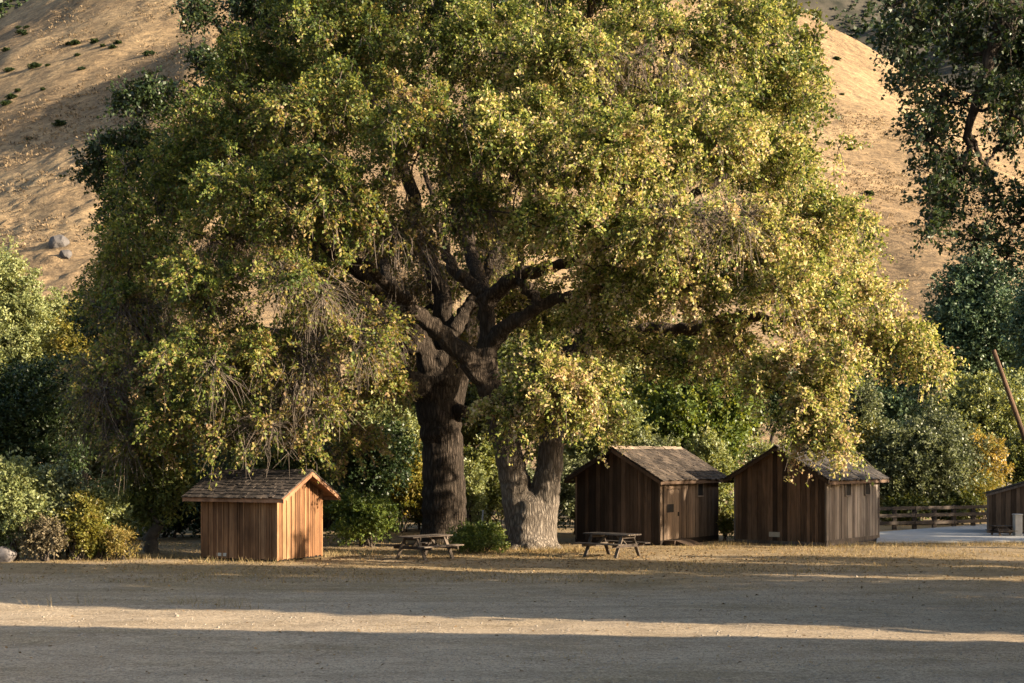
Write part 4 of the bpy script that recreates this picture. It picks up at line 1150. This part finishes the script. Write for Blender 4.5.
def build_hill_brush():
    # countable dark bushes on the hill
    rg = np.random.default_rng(77)
    C = unit(rg.normal(0, 1, (60, 3))) * rg.uniform(.3, 1, (60, 1)); C[:, 2] = np.abs(C[:, 2]) * .8
    lv, tw = sprays(C, unit(C), rg, 5, 10, .45, .1, .3, .2, jit=.08)
    me = None
    spots = [(7, 105), (12, 98), (18, 92), (22, 33), (27, 28), (25, 35), (19, 28), (6, 51), (69, 45), (75, 44), (95, 43), (103, 47), (113, 48), (118, 44), (78, 56), (48, 66),
             (35, 68), (10, 71), (82, 70), (43, 90), (5, 104), (836, 60), (850, 150), (868, 195), (150, 55), (190, 30), (842, 95), (60, 125), (30, 140)]
    spots = list(dict.fromkeys(spots))
    for i, (px, py) in enumerate(spots):
        p = hit_hill(px, py)
        if p is None: continue
        if me is None:
            o = mesh_obj('hillside_bush', lv[0], lv[1], M_LEAF_C, None, lv[2]); me = o
        else:
            o = me.copy(); COL.objects.link(o)
        o.location = p; s = rg.uniform(.5, 1.25); o.scale = (s * 1.2, s, s * .75); o.rotation_euler = (0, 0, rg.uniform(0, 6.28))
        tag(o, 'small dark bush dotting the open dry hillside', 'bush', 'dark bushes dotted over the dry hillside')
    # golden tussocks: far too many to count
    n = 70000
    x = rg.uniform(-190, 215, n); y = 125 + rg.uniform(0, 1, n) ** 1.15 * 320
    px = CX + x / y * F
    keep = ((px < 250) | (px > 780)) & (px > -60) & (px < 1090)
    dn = vnoise(x, y, .035, 41) + .6 * vnoise(x, y, .12, 42)
    keep &= dn + rg.normal(0, .3, n) > .15 + .9 * np.clip((y - 250) / 180, 0, 1)
    x, y = x[keep], y[keep]; z = hill_z(x, y); n = len(x)
    k = 7
    P = np.repeat(np.stack([x, y, z], -1), k, 0)
    s = np.repeat(rg.uniform(.35, .95, n), k)
    d = unit(rg.normal(0, 1, (n * k, 3)) * np.array((1, 1, .3)) + np.array((0, 0, .9)))
    P = P + d * np.array((1.6, 1.4, .02)) * (s * .5)[:, None]
    V, Q, var = leaf_quads(P, d + rg.normal(0, .3, d.shape), s * .8, s * .3, np.clip(np.repeat(rg.normal(.5, .26, n), k) + rg.normal(0, .1, n * k), 0, 1), rg)
    m = leaf_mat('golden_tussock', [(0, (.085, .07, .056)), (.4, (.17, .124, .08)), (1, (.27, .2, .125))], .25, (1.1, 1, .7), .9, .05)
    tag(mesh_obj('dry_brush', V, Q, m, var=var), 'low golden dry brush covering the hillside', 'brush', kind='stuff')


def blades(n, x, y, h, w, rg, lean=.45):
    z = ground_z(x, y)
    P = np.stack([x, y, z - .01], -1)
    th = rg.uniform(0, 6.28, n); s = np.stack([np.cos(th), np.sin(th), np.zeros(n)], -1) * (w / 2)[:, None]
    tip = P + np.stack([rg.normal(0, lean, n) * h, rg.normal(0, lean, n) * h, h], -1)
    V = np.stack([P - s, P + s, tip], 1).reshape(-1, 3)
    return V, np.arange(3 * n).reshape(-1, 3)


def build_ground_cover():
    rg = np.random.default_rng(90)
    # dry grass
    X, Yy, H, W = [], [], [], []
    n = 60000
    y = rg.uniform(36, 53, n); x = rg.uniform(-22, 24, n)
    dn = vnoise(x * .5, y, .35, 51) + .7 * vnoise(x, y, 1.1, 52)
    ok = (dn + rg.normal(0, .4, n) > .1) & (np.abs(x) < y * .42)
    k = ok.sum(); X.append(x[ok]); Yy.append(y[ok]); H.append(rg.uniform(.03, .12, k)); W.append(rg.uniform(.012, .025, k))
    n = 26000
    y = rg.uniform(22, 38, n); x = rg.uniform(-16, 16, n)
    dn = vnoise(x * .4, y, .4, 53) + .7 * vnoise(x, y, 1.2, 54)
    ok = (dn + rg.normal(0, .3, n) > .8 + .25 * np.clip((x + 4) / 6, 0, 1)) & (np.abs(x) < y * .42)
    k = ok.sum(); X.append(x[ok]); Yy.append(y[ok]); H.append(rg.uniform(.02, .07, k)); W.append(rg.uniform(.008, .016, k))
    # a few taller dry stalks by the lit strip
    for px, py, m in ((62, 600, 7), (183, 602, 26), (234, 606, 40), (92, 603, 10), (250, 609, 12), (40, 607, 6), (210, 606, 14), (300, 612, 5)):
        yc = gy(py); xc = (px - CX) / F * yc
        X.append(rg.normal(xc, .22, m)); Yy.append(rg.normal(yc, .15, m)); H.append(rg.uniform(.1, .36, m)); W.append(np.full(m, .012))
    # tall straw against the huts and bushes
    for px, py, m, sp in ((10, 553, 500, 1.2), (60, 556, 700, 1.6), (120, 558, 400, 1), (175, 558, 260, .8), (205, 562, 120, .5), (262, 563, 140, .8), (335, 556, 350, .8), (400, 553, 300, 1.2), (480, 553, 350, 1.2),
                          (590, 551, 220, .6), (531, 552, 500, 1.1), (445, 546, 400, 1.0), (555, 551, 200, .5), (700, 549, 180, .8), (729, 545, 220, .5), (850, 547, 160, 1.3), (940, 546, 500, 2.6), (1000, 545, 400, 1.5)):
        yc = gy(py); xc = (px - CX) / F * yc
        X.append(rg.normal(xc, sp, m)); Yy.append(rg.normal(yc, .35, m)); H.append(rg.uniform(.06, .26, m)); W.append(rg.uniform(.012, .022, m))
    x, y, h, w = map(np.concatenate, (X, Yy, H, W)); n = len(x)
    V, Q = blades(n, x, y, h, w, rg)
    tag(mesh_obj('dry_grass', V, Q, M_STRAW, var=np.clip(rg.normal(.5, .25, n), 0, 1)), 'short straw coloured dry grass over the dirt', 'grass', kind='stuff')
    # stones
    n = 16000
    y = 16 + rg.uniform(0, 1, n) ** 1.2 * 24; x = rg.uniform(-.45, .45, n) * y
    s = rg.lognormal(-4.35, .45, n)
    O = np.array([(1, 0, 0), (0, 1, 0), (-1, 0, 0), (0, -1, 0), (0, 0, .8), (0, 0, -.6)])
    V = O[None] * s[:, None, None] * rg.uniform(.6, 1.3, (n, 6, 1))
    th = rg.uniform(0, 6.28, n); c_, s_ = np.cos(th)[:, None], np.sin(th)[:, None]
    V = np.stack([V[..., 0] * c_ - V[..., 1] * s_, V[..., 0] * s_ + V[..., 1] * c_, V[..., 2]], -1)
    V += np.stack([x, y, ground_z(x, y)], -1)[:, None]
    Tf = np.array([(0, 1, 4), (1, 2, 4), (2, 3, 4), (3, 0, 4), (1, 0, 5), (2, 1, 5), (3, 2, 5), (0, 3, 5)])
    Q = (np.arange(n)[:, None, None] * 6 + Tf[None]).reshape(-1, 3)
    tag(mesh_obj('gravel', V.reshape(-1, 3), Q, M_STONE), 'fine gravel scattered over the dirt yard', 'gravel', kind='stuff')
    # fallen leaves
    n = 9000
    x = np.concatenate([rg.normal(0, 7, n // 2), rg.uniform(-16, 16, n // 2), rg.normal(.7, 1.1, 1600)]); y = np.concatenate([rg.normal(46, 3.5, n // 2), rg.uniform(20, 46, n // 2), rg.normal(48.2, .5, 1600)])
    ok = (np.abs(x) < y * .45) & (y > 17) & (y < 56) & ((y > 36) | (rg.uniform(0, 1, len(x)) < .15)); x, y = x[ok], y[ok]; n = len(x)
    P = np.stack([x, y, ground_z(x, y) + .012], -1)
    A = rg.normal(0, 1, (n, 3)) * np.array((1, 1, .2))
    V, Q, var = leaf_quads(P, A, rg.uniform(.05, .11, n), rg.uniform(.03, .07, n), rg.uniform(0, 1, n), rg, 3)
    m = leaf_mat('fallen_leaf', [(0, (.09, .055, .03)), (.5, (.2, .125, .06)), (1, (.32, .21, .1))], .15, (1, 1, .8), .8, .1)
    tag(mesh_obj('leaf_litter', V, Q, m, var=var), 'brown fallen leaves scattered over the ground', 'leaf litter', kind='stuff')


# ---------------------------------------------------------------- trees beyond the frame and an added building that cast the yard's shade
def side_tree(label, x, y, lobes, seed, dens=.5, mat=None):
    root = thing('oak_tree', label, 'tree', (x, y, 0))
    sk = Skeleton(seed); rg = np.random.default_rng(seed)
    L = np.array(lobes, float); h = L[:, 2].max()
    sk.limb([(x, y, -.1), (x + .1, y, h * .2), (x, y + .1, h * .45), (x, y, h * .8)], .5, .12, 10, .05)
    big_tree(root, sk, L, dens, mat or M_LEAF_MID, M_BARK_A, rg, None, dict(tw=6, per=12, tlen=1.0, droop=.3, L=.32, W=.24, twig_r=.012), zmin=.4)


def build_shade():
    KX, KY = SUN_AZ[0] / math.tan(R(SUN_EL)), -SUN_AZ[1] / math.tan(R(SUN_EL))

    def lobe(xs, ys, z, rx, ry, rz):
        """a crown mass whose shade falls round ground point (xs, ys)"""
        return (xs + KX * z, ys - KY * z, z, rx, ry, rz)
    edge = lambda x: 28.5 - .244 * x
    zz = {4: 6, 9: 5.4, 15: 5, 13: 5, 17: 5, -12: 8.6, -6: 7.6, 0: 6.6, 6: 5.6, 12: 5}
    names = ['tall dense oak nearest the barracks wall', 'second oak of the yard row, lower and rounder', 'oak in the middle of the yard row with a wide crown',
             'oak in the middle row with a low crown', 'third row oak with a tall thin crown', 'third row oak with a low crown', 'thin crowned oak farthest from the barracks', 'thin low oak in the fourth row', 'fifth row oak with sparse leaves', 'fifth row low oak nearest the huts']
    for r, (off, ry, dn) in enumerate(((2.4, 1.9, .8), (5.9, 2.0, .6), (9.4, 1.6, .4), (14.0, 1.7, .45), (18.0, 1.5, .35))):
        for h, keys in enumerate(((-12, -6, 0), (6, 12)) if r < 3 else ((0, 4), (9, 15)) if r == 3 else ((13, 17),)):
            Ls = [lobe(k, edge(k) + off, zz[k], 3.2, ry, 2.0) for k in keys]
            if r == 0: Ls += [lobe(k + q, edge(k + q) + 1.7, zz[k] - .25 * q, 2.6, 1.2, 1.6) for k in keys for q in (-1.5, 0, 1.5, 3, 4.5)]
            cx, cy = np.mean([l[0] for l in Ls]), np.mean([l[1] for l in Ls])
            side_tree(names[r * 2 + h], cx, cy, Ls, 61 + r * 2 + h, dn)
    side_tree('small round oak east of the huts', 29, 45.7, [(29, 47.2, 6, 2.6, 1.8, 1.6), (28, 48.2, 5, 2.2, 1.8, 1.5), (31, 46.6, 6.4, 2.4, 1.8, 1.6), (30, 49.5, 5, 2.2, 2, 2), (29.5, 45.4, 6.8, 2.2, 1.2, 1.4), (30, 43.9, 8.2, 2.2, 1.2, 1.2)], 71, .5)
    side_tree('oak beside the pavement east of the plank shed', 37, 53.4, [(37, 55, 4.8, 3.5, 2.6, 2.2), (38, 59, 4.8, 3.5, 2.6, 2.4), (36, 52, 5, 3, 1.8, 2)], 72, .5)
    # unseen flat roofed building, added so its eave throws the straight edged shade
    H = 7.0
    ex = 27.5; xs = ex - KX * H; ye = 25.85 - .1376 * xs - KY * H
    root = thing('barracks', 'long plain adobe building with a flat overhanging roof beside the yard', 'building', (ex, ye, 0), math.atan2(-.136, .99))
    w = 16.5
    MB().box(-w, w, -9, -.35, -.1, H - .25, .5).build('wall', M_STUCCO, root)
    MB().box(-w - .4, w + .4, -9.4, 0, H - .246, H, .5).build('roof', M_ROOFG, root)
    for i in range(7):
        x = -w + 2.5 + i * 5
        MB().box(x - .55, x + .55, -.346, -.3, 1.2, 2.8, .5).build('window', M_DARKIN, root)
        MB().box(x - .55, x + .55, -.346, -.3, 4.7, 6.2, .5).build('window', M_DARKIN, root)


def build_world():
    w = bpy.data.worlds.new('World'); sc.world = w; w.use_nodes = True
    nt = w.node_tree; nt.nodes.clear()
    o = nt.nodes.new('ShaderNodeOutputWorld'); b = nt.nodes.new('ShaderNodeBackground'); s = nt.nodes.new('ShaderNodeTexSky')
    s.sky_type = 'NISHITA'; s.sun_disc = False; s.sun_elevation = R(SUN_EL); s.sun_rotation = math.atan2(SUN_AZ[0], SUN_AZ[1])
    s.air_density = 1; s.dust_density = 2.2; s.ozone_density = .8
    b.inputs['Strength'].default_value = .085
    nt.links.new(s.outputs[0], b.inputs[0]); nt.links.new(b.outputs[0], o.inputs[0])
    L = bpy.data.lights.new('sun', 'SUN'); L.energy = 5; L.angle = R(.5); L.color = (1, .83, .6)
    lo = bpy.data.objects.new('sun', L); COL.objects.link(lo)
    el = R(SUN_EL); a = np.array(SUN_AZ); a = a / np.linalg.norm(a)
    S = Vector((a[0] * math.cos(el), a[1] * math.cos(el), math.sin(el)))
    lo.rotation_euler = S.to_track_quat('Z', 'Y').to_euler(); lo.location = (60, -20, 60)


def build_camera():
    c = bpy.data.cameras.new('camera'); o = bpy.data.objects.new('camera', c); COL.objects.link(o)
    c.sensor_width = 36; c.lens = F / 1024 * 36
    c.shift_y = (HY - 341.5) / 1024
    c.clip_start = .1; c.clip_end = 6000
    o.location = (0, 0, CAMH); o.rotation_euler = (R(90), 0, 0)
    sc.camera = o
    sc.view_settings.view_transform = 'Standard'; sc.view_settings.look = 'None'; sc.view_settings.gamma = 1
    sc.view_settings.exposure = 2.1
    sc.render.engine = 'CYCLES'
    cy = sc.cycles
    cy.max_bounces = 6; cy.diffuse_bounces = 3; cy.glossy_bounces = 2; cy.transmission_bounces = 4; cy.transparent_max_bounces = 4
    cy.caustics_reflective = False; cy.caustics_refractive = False
    cy.use_denoising = True


build_ground()
build_hills()
build_huts()
building_behind()
build_small()
build_oaks()
build_plants()
build_hill_brush()
build_ground_cover()
build_shade()
build_world()
build_camera()
